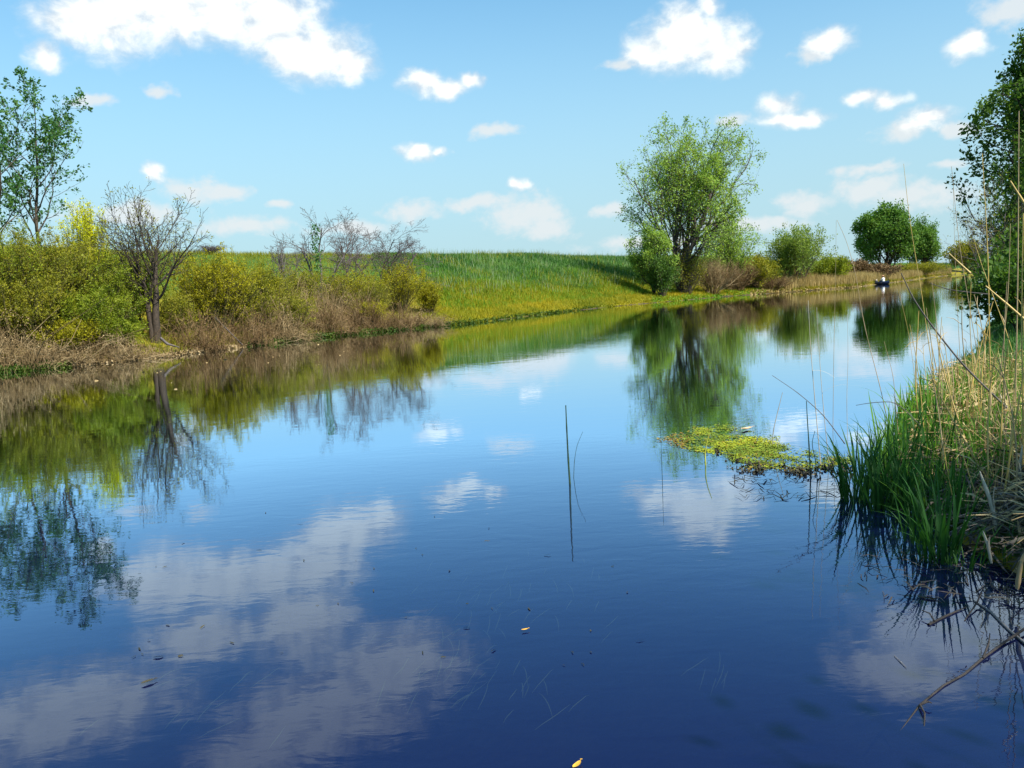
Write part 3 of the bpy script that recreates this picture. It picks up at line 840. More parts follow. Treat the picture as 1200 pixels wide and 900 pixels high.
fringe('waterside_plants', 'bright green low plants along the water under the brambles', 290, 545, -.35, .5, 7000, .08, 'water_plants', 111)
fringe('waterside_plants', 'bright green low plants at the water at far left', -20, 75, -.3, .5, 2600, .07, 'water_plants', 112)
fringe('waterside_plants', 'green growth along the water at the foot of the slope', 545, 700, -.3, .5, 4500, .10, 'water_plants', 113, .12)
fringe('waterside_plants', 'lush green edge below the large willow', 765, 900, -.2, 2.0, 3500, .13, 'grass_lime', 114, .2)
fringe('bank_litter', 'dry leaf litter at the waterline of the left bank', -60, 520, -.15, 1.6, 12000, .09, 'bramble', 115, .10)

fringe('bank_litter', 'dry golden litter along the waterline of the open slope', 530, 800, -.25, 1.2, 6000, .12, 'grass_gold', 116, .10)
fringe('bank_litter', 'dry reed litter along the far waterline', 880, 1110, -.4, 1.5, 4000, .2, 'dry_reed', 117, .18)

# ------------------------------------------------------------------ near right bank: litter, sedges, reeds
def rb_points(n, seed, d0=-.15, d1=3.2, y0=2.6, y1=15):
    rg = np.random.default_rng(seed); out = []
    y = y0 + (y1 - y0) * rg.uniform(0, 1, n) ** 1.3
    xs = np.interp(y, RSH[4:15, 1], RSH[4:15, 0])
    x = xs + rg.uniform(d0, d1, n)
    z, _ = terrain(x, y)
    return np.stack([x, y, np.maximum(z, 0)], 1), rg


def ribbons(name, c, rg, length, width, flat=.25):
    n = len(c); L = length * rg.uniform(.4, 1.4, n); a = rg.uniform(0, 6.28, n)
    d = np.stack([np.cos(a), np.sin(a), rg.normal(0, flat, n)], -1)
    w = np.stack([-np.sin(a), np.cos(a), rg.normal(0, .5, n)], -1) * (width * rg.uniform(.5, 1.5, n) * .5)[:, None]
    V = []
    for t, lift, f in ((-.5, 0, .6), (-.15, .10, 1), (.2, .10, .9), (.5, .0, .15)):
        q = c + d * (L * t)[:, None] + np.array([0, 0, 1.0]) * (L * lift * rg.uniform(0, 1.4, n))[:, None] + rg.normal(size=(n, 3)) * (.02 * L)[:, None]
        q[:, 2] = np.maximum(q[:, 2], .004)
        V += [q - w * f, q + w * f]
    v = np.stack(V, 1).reshape(-1, 3); o = (np.arange(n) * 8)[:, None]
    q = np.concatenate([np.concatenate([o + 2 * i, o + 2 * i + 1, o + 2 * i + 3, o + 2 * i + 2], 1) for i in range(3)])
    return mesh_from(name, v, quads=q)


c, rg = rb_points(7000, 121, .15, 3.2, 3.4, 11.5); c[:, 2] += rg.uniform(0, 1, len(c)) ** 2 * .22
tag(obj('straw_litter', ribbons('straw_litter', c, rg, .42, .011), M['straw']), 'heap of dry straw-coloured reed litter on the right bank', None, None, 'stuff')
c, rg = rb_points(4200, 122, -.02, 1.4, 3.0, 7.2); c[:, 2] += rg.uniform(0, 1, len(c)) ** 2 * .12
tag(obj('grey_litter', ribbons('grey_litter', c, rg, .36, .010), M['straw_grey']), 'grey wet reed litter at the right waterline', None, None, 'stuff')
c, rg = rb_points(2200, 123, -.1, 2.2, 5.5, 10.5)
c2, rg2 = rb_points(5000, 125, 0, 5.0, 9.5, 24)
tag(obj('bank_grass', blades('bank_grass', c2, .26, .016, .4, r=rg2), M['grass']), 'dull green grass on the right bank behind the reeds', None, None, 'stuff')
tag(obj('bank_sedge_grass', blades('bank_sedge_grass', c, .36, .014, .35, segs=3, r=rg), M['sedge_lime']), 'fresh green grass growing through the reed litter', None, None, 'stuff')
c, rg = rb_points(700, 124, .3, 2.2, 5.2, 11)
tag(obj('dry_reed_stubble', blades('dry_reed_stubble', c, .5, .010, .3, segs=3, r=rg), M['straw']), 'short dry reed stubble standing on the right bank', None, None, 'stuff')


def blade_mesh(name, H, w, lean, bend, seed, segs=7):
    rg = np.random.default_rng(seed); t = np.linspace(0, 1, segs + 1)
    x = H * (lean * t + bend * t ** 3); z = H * (t - .35 * bend * t ** 3)
    tw = rg.uniform(-.6, .6); V = []
    for i, tt in enumerate(t):
        f = w * .5 * (min(1, .55 + tt * 1.6) * (1 - tt ** 3.0) + .02); a = tw * tt
        cx, cy = math.sin(a) * f, math.cos(a) * f
        V += [(x[i] - cx, -cy, z[i]), (x[i] + .18 * f, 0, z[i] - .12 * f), (x[i] + cx, cy, z[i])]
    q = []
    for i in range(segs):
        k = 3 * i; q += [[k, k + 1, k + 4, k + 3], [k + 1, k + 2, k + 5, k + 4]]
    return mesh_from(name, V, quads=q, smooth=True)


BL = {}
for key, mt in (('sedge', 'sedge'), ('lime', 'sedge_lime')):
    BL[key] = []
    for i in range(9):
        me = blade_mesh('leaf_blade', 1.0, .028 + .004 * (i % 3), .05 + .03 * (i % 4), (.0, .08, .2, .35, .6)[i % 5], 200 + i); me.materials.append(M[mt]); BL[key].append(me)


def sedge(px, py, top, n, label, key, seed, rad=.10, lean=.16):
    rg = np.random.default_rng(seed)
    p = ground(px, py, 0.02); p[2] = max(0.0, tz(p[0], p[1]))
    D = math.hypot(p[0], p[1]); H = at(px, top, D)[2] - p[2]
    root = thing('sedge_clump', label, 'water plant', p, 'sedge clumps at the right bank')
    for i in range(int(n * 1.7)):
        o = obj('leaf', BL[key][int(rg.integers(9))], None, root)
        a = rg.uniform(0, 6.28); q = rad * rg.uniform(0, 1) ** .6
        h = H * rg.uniform(.5, 1.05)
        a2 = a + rg.normal(0, .7)
        o.location = (math.cos(a) * q, math.sin(a) * q, -.06)
        o.rotation_euler = (rg.normal(0, .05), lean * rg.uniform(.0, 1.3), a2)
        wz = min(h, .75) * rg.uniform(.75, 1.2)
        o.scale = (h, wz, h)
    return root


SG = [(1003, 583, 478, 26, 'tall dark green sedge clump farthest out in the water', 'sedge', .12), (1030, 592, 490, 24, 'dark sedge clump just right of the outermost one', 'sedge', .12),
      (1062, 598, 508, 20, 'dark sedge clump in the middle of the front row', 'sedge', .12), (1100, 652, 538, 30, 'nearest dark green sedge clump standing at the front waterline', 'sedge', .10),
      (1085, 612, 520, 20, 'dark sedge clump directly behind the nearest one', 'sedge', .12), (1128, 618, 515, 18, 'sedge clump left of the pale broken stub', 'sedge', .1),
      (1062, 556, 458, 20, 'mid green sedge clump behind the front row', 'sedge', .14), (1100, 560, 462, 20, 'mid green sedge clump beside the straw heap', 'sedge', .14),
      (1088, 505, 420, 20, 'light green sedge clump where the bank juts out', 'lime', .16), (1062, 490, 430, 14, 'light green sedge at the water beyond the outermost clumps', 'lime', .16),
      (1122, 492, 415, 22, 'bright green sedge clump in the sunlit straw', 'lime', .16), (1150, 480, 418, 20, 'bright green sedge clump behind the tan upright stub', 'lime', .16),
      (1180, 470, 412, 18, 'bright green sedge at the right edge behind the straw', 'lime', .16), (1095, 462, 418, 14, 'low lime sedge by the far water side', 'lime', .2),
      (1150, 640, 590, 12, 'small dark sedge tuft right of the nearest clump', 'sedge', .08), (1190, 620, 555, 12, 'dark sedge tuft at the right edge by the pale stubs', 'sedge', .08),
      (1015, 566, 482, 18, 'dark sedge clump close behind the outermost one', 'sedge', .14), (1045, 572, 486, 20, 'dark sedge clump inside the front row near the water', 'sedge', .14),
      (1078, 585, 500, 22, 'dense dark sedge clump at the heart of the stand', 'sedge', .14), (1110, 596, 505, 18, 'dark sedge clump before the straw heap', 'sedge', .14),
      (1080, 535, 452, 18, 'mid green sedge clump left of the straw heap', 'sedge', .16), (1048, 520, 452, 14, 'thin green sedge clump where the spur meets the water', 'lime', .16),
      (1112, 530, 450, 16, 'green sedge clump on the edge of the sunlit straw', 'lime', .16), (1070, 630, 560, 14, 'small dark sedge left of the nearest clump', 'sedge', .10),
      (1128, 660, 590, 16, 'dark sedge close right of the nearest clump', 'sedge', .09), (1172, 655, 590, 12, 'dark sedge under the large leaning stub', 'sedge', .08),
      (1035, 545, 470, 14, 'thin sedge clump between the floating mat and the bank', 'sedge', .12)]
for i, (px, py, t, n, lab, key, rd) in enumerate(SG): sedge(px, py, t, n, lab, key, 300 + i, rad=rd)


# tall dry reeds, traced one by one; the first pixel is the foot on the bank or in the water
def reed(path, rad, label, mat, depth=0.0, name='dry_reed', foot=None, leaves=0, seed=0, cat='reed', group='tall reeds on the right bank', plume=False, sway=.0):
    rg = np.random.default_rng(seed)
    p0 = ground(*(foot or path[0]), 0.0)
    D = math.hypot(p0[0], p0[1]) + depth
    pts = [at(x, y, D + sway * i) for i, (x, y) in enumerate(path)]
    if foot is None: pts[0][2] = min(pts[0][2], max(0, tz(pts[0][0], pts[0][1]))) - .03
    pts = np.array(pts); n = len(pts); k = max(12, n * 4)
    tt = np.linspace(0, n - 1, k)
    # smooth the traced line
    q = np.stack([np.interp(tt, np.arange(n), pts[:, j]) for j in range(3)], 1)
    for _ in range(3): q[1:-1] = (q[:-2] + 2 * q[1:-1] + q[2:]) / 4
    o = q[0].copy()
    root = thing(name, label, cat, o, group)
    rr = np.linspace(rad, rad * .45, k) * (1 + .18 * (np.arange(k) % 5 == 0))
    W = Wood(); W.tube(q - o, rr, 6); stm = obj('stem', W.mesh(name), M[mat], root)
    for j in range(leaves):
        i = int(rg.integers(k // 3, k - 1)); b = q[i] - o
        a = rg.uniform(0, 6.28); L = rg.uniform(.12, .32)
        dv = np.array([math.cos(a) * .7, math.sin(a) * .7, rg.uniform(-.5, .9)]); t = np.linspace(0, 1, 5)
        lp = b + dv * (t * L)[:, None]; lp[:, 2] -= .10 * t ** 2
        wv = np.array([-math.sin(a), math.cos(a), .2]) * .004
        V = []
        for u, c_ in zip(t, lp): V += [c_ - wv * (1 - u * .9), c_ + wv * (1 - u * .9)]
        obj('leaf', mesh_from('reed_leaf', V, quads=[[2 * z, 2 * z + 1, 2 * z + 3, 2 * z + 2] for z in range(4)]), M[mat], stm)
    if plume:
        W = Wood()
        for j in range(26):
            b = q[-1] - o + (q[-1] - q[-3]) * rg.uniform(-.8, .4); e = b + np.array([rg.normal(0, .02), rg.normal(0, .02), rg.uniform(.02, .06)])
            W.tube(np.array([b, (b + e) / 2 + rg.normal(0, .006, 3), e]), [.0015, .0012, .0006], 3)
        obj('plume', W.mesh('plume'), M['bramble'], root)
    return root


RD = [([(1095, 445), (1088, 400), (1078, 330), (1066, 260), (1059, 192)], .008, 'tallest slim golden reed standing against the distant tree pair', 'reed_gold', 2),
      ([(1040, 490), (1032, 455), (1012, 380), (1003, 320), (992, 282), (981, 258)], .005, 'thin pale reed bending left in front of the round bush', 'reed_tan', 1),
      ([(976, 505), (977, 420), (979, 330), (980, 258)], .003, 'hair-thin straight reed left of the bending one', 'reed_tan', 0),
      ([(1165, 520), (1160, 430), (1158, 300), (1151, 180)], .008, 'upright golden reed in front of the big right tree', 'reed_gold', 2),
      ([(1188, 540), (1191, 420), (1193, 300), (1194, 130)], .009, 'very tall tan reed near the right edge', 'reed_tan', 1),
      ([(1170, 520), (1172, 440), (1182, 340), (1184, 262)], .006, 'medium reed between the upright golden and the very tall one', 'reed_tan', 1),
      ([(1158, 500), (1150, 440), (1136, 360), (1123, 280), (1115, 195)], .005, 'thin grey reed leaning left before the dark tree foliage', 'reed_tan', 3),
      ([(1192, 430), (1180, 390), (1165, 350), (1150, 310), (1141, 280)], .009, 'thick golden reed slanting left toward the far bush', 'reed_gold', 0),
      ([(1128, 470), (1124, 400), (1119, 300), (1117, 215)], .004, 'slender dark reed near the far bush', 'reed_tan', 2),
      ([(1072, 440), (1066, 395), (1058, 360), (1051, 335)], .004, 'short golden reed tip below the boat', 'reed_gold', 0),
      ([(962, 545), (955, 470), (950, 410), (947, 352)], .005, 'pale reed rising from the floating mat', 'reed_pale', 1),
      ([(972, 545), (965, 480), (961, 430), (957, 360)], .004, 'second pale reed beside the one on the floating mat', 'reed_pale', 1),
      ([(994, 530), (992, 470), (994, 420), (993, 368)], .003, 'faint thin reed left of the outermost sedge', 'reed_pale', 0),
      ([(1108, 520), (1102, 450), (1098, 380), (1092, 330)], .005, 'brown reed leaning left among the bright sedges', 'reed_tan', 2),
      ([(1140, 505), (1141, 440), (1136, 380), (1138, 330)], .006, 'golden reed behind the sunlit straw', 'reed_gold', 2),
      ([(1085, 540), (1080, 470), (1074, 420), (1066, 380)], .005, 'golden broken reed over the bank spur', 'reed_gold', 1),
      ([(1176, 560), (1178, 480), (1176, 400), (1180, 330)], .006, 'tan reed rising from the straw near the right edge', 'reed_tan', 2),
      ([(1150, 530), (1146, 470), (1148, 420), (1144, 370)], .006, 'golden reed beside the tan upright stub', 'reed_gold', 2),
      ([(1055, 530), (1050, 480), (1047, 440), (1036, 400)], .004, 'short tan reed above the front sedges', 'reed_tan', 1),
      ([(1198, 600), (1199, 480), (1197, 380), (1199, 250)], .008, 'golden reed cut by the right edge', 'reed_gold', 1),
      ([(1120, 530), (1116, 480), (1112, 440), (1098, 395)], .005, 'bent golden reed over the light sedges', 'reed_gold', 2)]
for i, (path, rad, lab, m_, lv) in enumerate(RD): reed(path, rad * .8, lab, m_, leaves=lv, seed=400 + i)
reed([(1180, 478), (1130, 430), (1092, 382), (1070, 350), (1056, 320)], .009, 'dark grey broken reed slanting across the water', 'reed_dark', foot=(1180, 540), seed=431, leaves=2)
reed([(1205, 378), (1175, 352), (1155, 335)], .010, 'thick golden broken reed lying diagonally at the right edge', 'reed_gold', foot=(1200, 560), seed=432)
reed([(1137, 320), (1125, 309), (1112, 297)], .009, 'short thick golden reed end above the far water', 'reed_gold', foot=(1190, 560), seed=433)
reed([(1203, 242), (1194, 228), (1184, 212)], .010, 'thick golden reed end at the upper right edge', 'reed_gold', foot=(1190, 560), seed=434)
reed([(990, 520), (965, 486), (935, 460), (905, 440)], .004, 'thin dark stem arching left over the water from the sedges', 'reed_dark', foot=(1000, 560), seed=435)
reed([(1160, 345), (1130, 342), (1110, 339), (1090, 332)], .010, 'dark drooping twig over the far water', 'reed_dark', foot=(1160, 440), seed=436)
reed([(1080, 500), (1050, 470), (1020, 472), (1003, 475)], .004, 'grey stem bent level over the outermost sedge', 'reed_dark', foot=(1080, 560), seed=437)

# shorter golden reeds crowding the straw bank, alike and countable
rg = np.random.default_rng(450); RV = []
for i in range(6):
    t = np.linspace(0, 1, 9); q = np.stack([.10 * (i - 2.5) / 2.5 * t ** 2, .05 * np.sin(t * 3 + i), t], 1)
    W = Wood(); W.tube(q, .006 * (1 - .55 * t) * (1 + .25 * (np.arange(9) % 3 == 0)), 5)
    for b in range(2):
        a = rg.uniform(0, 6.28); k = int(rg.integers(3, 8)); d_ = np.array([math.cos(a) * .10, math.sin(a) * .10, .10 - .12 * b])
        W.tube(np.array([q[k], q[k] + d_ * .6, q[k] + d_ * 1.2 - np.array([0, 0, .04])]), [.003, .0035, .0008], 3)
    me = W.mesh('short_reed'); me.materials.append(M['reed_gold' if i % 3 else 'reed_tan']); RV.append(me)
for i in range(36):
    px, py = rg.uniform(1065, 1200), rg.uniform(452, 600)
    if px < 1065 + (py - 452) * .35: px += 60
    p = ground(px, py, .15); p[2] = max(0, tz(p[0], p[1])) - .03
    o = obj('short_reed', RV[i % 6], None, None, p); h = rg.uniform(.5, 1.25)
    o.rotation_euler = (rg.normal(0, .12), rg.normal(0, .14), rg.uniform(0, 6.28)); o.scale = (h, h, h)
    tag(o, 'one of the short golden reeds crowding the straw bank at the right', 'reed', 'short golden reeds on the straw bank')

# green shoots standing in open water
def shoot(path, rad, label, mat, seed, tip=True, twig=None):
    o = reed(path, rad, label, mat, seed=seed, name='water_shoot', cat='water plant', group='shoots standing in open water')
    return o


shoot([(668, 567), (666, 540), (664, 500), (663, 475)], .010, 'dark green pointed shoot standing alone in the middle of the river', 'shoot', 441)
shoot([(672, 560), (673, 540), (676, 522), (683, 506)], .003, 'thin side shoot leaning right beside the lone dark shoot', 'shoot', 442)
shoot([(776, 557), (775, 530), (774, 500)], .003, 'slim dark shoot left of the floating mat', 'shoot', 443)
shoot([(827, 545), (826, 530), (829, 515), (832, 506)], .007, 'yellow shoot at the front of the floating mat', 'shoot_yellow', 444)
shoot([(905, 522), (906, 505), (912, 480), (917, 460)], .005, 'white reed piece sticking out of the floating mat', 'reed_pale', 445)
shoot([(950, 560), (948, 520), (946, 490), (945, 470)], .006, 'dark stem with a bent leaf at the right end of the floating mat', 'shoot', 446)
shoot([(958, 565), (956, 540), (951, 520), (955, 505)], .004, 'dark crooked stem near the outermost sedge', 'shoot', 447)

# broken pale stubs of old reeds
def stub(path, rad, label, seed, mat='reed_pale'):
    rg = np.random.default_rng(seed)
    p0 = ground(*path[0], .1); D = math.hypot(p0[0], p0[1])
    pts = np.array([at(x, y, D) for x, y in path]); o = pts[0].copy()
    root = thing('reed_stub', label, 'reed stub', o, 'pale broken reed stubs')
    k = 8; tt = np.linspace(0, len(pts) - 1, k); q = np.stack([np.interp(tt, np.arange(len(pts)), pts[:, j]) for j in range(3)], 1) - o
    W = Wood(); W.tube(q, rad * np.array([.7, 1.1, .95, 1.05, .85, .9, .6, .25]), 5); stm = obj('stem', W.mesh('stub'), M[mat], root)
    for s in range(3):       # peeled sheaths hanging off the stem
        a = rg.uniform(0, 6.28); b = q[int(rg.integers(2, 6))]; t = np.linspace(0, 1, 5)
        ax = norm(q[-1] - q[0]); sd = np.array([math.cos(a), math.sin(a), 0])
        lp = b + sd * (rad * (1 + 2.5 * t ** 2))[:, None] + ax * (t * rad * 9)[:, None] * rg.choice([-1, 1])
        wv = np.cross(ax, sd) * rad * .8
        V = []
        for u, c_ in zip(t, lp): V += [c_ - wv * (1 - u * .8), c_ + wv * (1 - u * .8)]
        obj('sheath', mesh_from('sheath', V, quads=[[2 * z, 2 * z + 1, 2 * z + 3, 2 * z + 2] for z in range(4)]), M[mat], stm)


stub([(1168, 622), (1162, 590), (1148, 552)], .014, 'large pale broken reed stub leaning left at the water edge', 501)
stub([(1162, 530), (1160, 490), (1161, 455)], .017, 'tan upright reed stub in the sunlit straw', 502, 'reed_tan')
stub([(1192, 690), (1196, 660), (1206, 640)], .012, 'thick tan stub low at the right edge', 503, 'reed_tan')
stub([(1198, 590), (1195, 550), (1198, 522)], .011, 'pale upright stub at the right edge', 504)
stub([(1162, 660), (1158, 640), (1152, 622)], .008, 'small pale stub below the large leaning one', 505)
stub([(1182, 520), (1178, 480), (1172, 462)], .010, 'narrow pale stub right of the tan upright one', 506)

# ------------------------------------------------------------------ floating things
def in_water(px, py, z=.006): return ground(px, py, z)


def mat_outline(px, py): return None


def floating_mat():
    rg = np.random.default_rng(600)
    n = 80000
    px = rg.uniform(770, 1000, n); py = rg.uniform(494, 568, n)
    # outline read from the photograph: thin orange tongue at the left, broad middle, trailing right end
    top = np.interp(px, [775, 800, 850, 880, 930, 990], [511, 507, 499, 503, 522, 536])
    bot = np.interp(px, [775, 800, 835, 860, 900, 940, 990], [517, 524, 538, 547, 552, 556, 560])
    G = np.array([ground(a, b, 0)[:2] for a, b in zip(px, py)])
    nz = wob(G[:, 0] * 7, G[:, 1] * 4.2) * .6 + wob(G[:, 0] * 19 + 3, G[:, 1] * 12) * .4
    edge = np.minimum(py - top, bot - py) / 9.0
    dens = np.interp(px, [775, 800, 850, 920, 955, 990], [.30, .6, 1, .9, .5, .25])
    k = rg.uniform(0, 1, n) < np.clip(edge + .25 + nz * .75, 0, 1) * dens * np.clip(.42 + nz * 1.1, .03, 1)
    px, py = px[k], py[k]
    P = np.array([ground(a, b, 0.004) for a, b in zip(px, py)])
    P[:, 2] += rg.uniform(0, 1, len(P)) ** 6 * .025
    rust = (px < 800 + rg.normal(0, 8, len(px))) | (rg.uniform(0, 1, len(px)) < .05)
    dark = (py > np.interp(px, [835, 860, 900, 940, 990], [526, 541, 548, 548, 545]) + rg.normal(0, 3, len(px))) & (px > 838)

    def flat(nm, c, size, mat, label, lift):
        m = len(c); a = rg.uniform(0, 6.28, m); s = size * rg.uniform(.5, 1.5, m)
        th = np.arange(6) * math.pi / 3
        V = np.stack([c[:, None, 0] + np.cos(th + a[:, None]) * s[:, None], c[:, None, 1] + np.sin(th + a[:, None]) * s[:, None] * .8,
                      c[:, None, 2] + rg.normal(0, lift, (m, 6))], -1)
        me = mesh_from(nm, V.reshape(-1, 3), quads=np.concatenate([np.arange(m)[:, None] * 6 + np.array([0, 1, 2, 3]), np.arange(m)[:, None] * 6 + np.array([0, 3, 4, 5])]))
        tag(obj(nm, me, M[mat]), label, None, None, 'stuff')
    g = ~rust & ~dark
    flat('floating_leaves', P[g], .0095, 'duckweed', 'yellow-green mat of floating leaves beside the reeds', .0025)
    flat('floating_leaves', P[rust], .011, 'duckweed_rust', 'rusty orange left end of the floating mat', .003)
    dk = P[dark]; dk[:, 2] *= 1.2
    flat('floating_debris', dk[::3], .012, 'debris', 'dark wet debris at the front rim of the floating mat', .012)


floating_mat()
rg = np.random.default_rng(610)
c = np.array([ground(x, y, .006) for x, y in [(rg.uniform(860, 985), rg.uniform(548, 585)) for _ in range(110)]])
tag(obj('floating_straw', ribbons('floating_straw', c, rg, .16, .006, .05), M['debris']), 'dark straw bits floating between the mat and the sedges', None, None, 'stuff')
c = np.array([ground(x, y, .004) for x, y in [(rg.uniform(1000, 1200), rg.uniform(645, 705)) for _ in range(110)]])
tag(obj('floating_straw', ribbons('floating_straw', c, rg, .13, .006, .05), M['straw_grey']), 'grey straw floating in front of the right bank', None, None, 'stuff')
c = np.array([ground(x, np.interp(x, [q[0] for q in LPX], [q[1] for q in LPX]) + 6 + abs(rg.normal(0, 14)), .003) for x in rg.uniform(10, 420, 40)])
tag(obj('floating_specks', ribbons('floating_specks', c, rg, .07, .02, .02), M['straw']), 'pale leaf specks floating under the left bank', None, None, 'stuff')
c = np.array([ground(x, y, .003) for x, y in [(rg.uniform(150, 760), rg.uniform(600, 780)) for _ in range(46)]])
tag(obj('floating_specks', ribbons('floating_specks', c, rg, .035, .006, .02), M['debris']), 'small dark specks scattered on the open water', None, None, 'stuff')


def curled_leaf(px, py, L, label, mat, rot, curl=.5):
    p = ground(px, py, .008); t = np.linspace(-1, 1, 9); V = []
    for u in t:
        w = L * .17 * (1 - u * u) ** .6 + .001
        for s in (-1, 0, 1): V.append((u * L * .5, s * w, curl * L * .25 * u * u + abs(s) * w * .5))
    q = []
    for i in range(8):
        k = 3 * i; q += [[k, k + 1, k + 4, k + 3], [k + 1, k + 2, k + 5, k + 4]]
    root = thing('fallen_leaf', label, 'leaf', p, None, rot)
    bl = obj('blade', mesh_from('fallen_leaf', V, quads=q, smooth=True), M[mat], root)
    W = Wood(); W.tube(np.array([(L * .5, 0, curl * L * .25), (L * .6, .005, curl * L * .3), (L * .72, .0, curl * L * .28)]), [.0025, .002, .0015], 5); obj('stalk', W.mesh('stalk'), M[mat], bl)


curled_leaf(875, 503, .17, 'pale tan curled leaf resting on the back of the floating mat', 'leaf_tan', .5, .45)
curled_leaf(615, 738, .035, 'tiny amber leaf floating in the dark foreground water', 'leaf_amber', .3)
curled_leaf(676, 897, .05, 'amber leaf at the bottom edge of the photograph', 'leaf_amber', .9)
curled_leaf(173, 799, .06, 'dark thin leaf sliver floating on the reflected cloud', 'debris', .7, .2)

# half-sunken branches at the lower right
def wbranch(path, rads, label, mat, zs, twig=()):
    pts = [ground(x, y, z) for (x, y), z in zip(path, zs)]
    tw = []
    for (x0, y0), (x1, y1), z1 in twig:
        a, b = ground(x0, y0, .01), ground(x1, y1, z1); tw.append((np.array([a, (a + b) / 2 + np.array([.01, 0, .01]), b]), [.005, .004, .002]))
    stick('sunken_branch', label, 'branch', pts, [q * .62 for q in rads], mat, 'half-sunken branches in the lower right water', 6, tw)


wbranch([(1088, 732), (1108, 722), (1133, 711)], [.011, .010, .004], 'short thick dark branch end floating below the nearest sedge', 'wet_wood', [.003, .004, .006], [((1095, 728), (1080, 715), .03)])
wbranch([(1054, 858), (1078, 826), (1106, 803), (1130, 790), (1152, 771), (1178, 752), (1202, 736)], [.003, .006, .007, .008, .009, .009, .010], 'long dark crooked branch reaching down-left through the cloud reflection', 'wet_wood',
        [-.002, .002, .004, .002, .005, .008, .02], [((1078, 826), (1083, 852), -.002), ((1078, 826), (1092, 824), .02), ((1152, 771), (1160, 742), .05)])
wbranch([(1142, 704), (1162, 718), (1182, 738), (1204, 756)], [.006, .009, .010, .011], 'pale grey branch floating at the right edge above the dark one', 'grey_wood', [.004, .004, .004, .008])
wbranch([(1130, 728), (1145, 706), (1152, 690)], [.004, .007, .006], 'dark twig angled up beside the pale grey branch', 'wet_wood', [.0, .02, .06])
wbranch([(1048, 768), (1056, 776), (1062, 782)], [.002, .003, .002], 'tiny grey twig floating alone left of the dark branches', 'grey_wood', [.004, .004, .004])

# submerged weed strands
def weeds(boxes):
    rg = np.random.default_rng(640); W = Wood()
    for (x0, x1, y0, y1, n) in boxes:
        for _ in range(n):
            p = ground(rg.uniform(x0, x1), rg.uniform(y0, y1), -rg.uniform(.006, .025)); L = rg.uniform(.08, .26); a = rg.normal(1.15, .25)
            t = np.linspace(0, 1, 6)
            q = p + np.stack([np.cos(a + .12 * t) * L * t, np.sin(a + .12 * t) * L * t, .02 * np.sin(t * 3)], 1)
            q[:, 2] = np.minimum(q[:, 2], -.005)
            W.tube(q, np.array([.0008, .002, .0028, .0025, .0018, .0006]), 3)
    tag(obj('submerged_weed', W.mesh('submerged_weed'), M['weed']), 'pale weed strands drifting just under the surface', None, None, 'stuff')


weeds([(500, 620, 690, 830, 34), (430, 720, 650, 760, 30), (440, 560, 760, 840, 16), (790, 850, 780, 820, 7), (60, 340, 790, 890, 14), (520, 700, 780, 860, 8)])

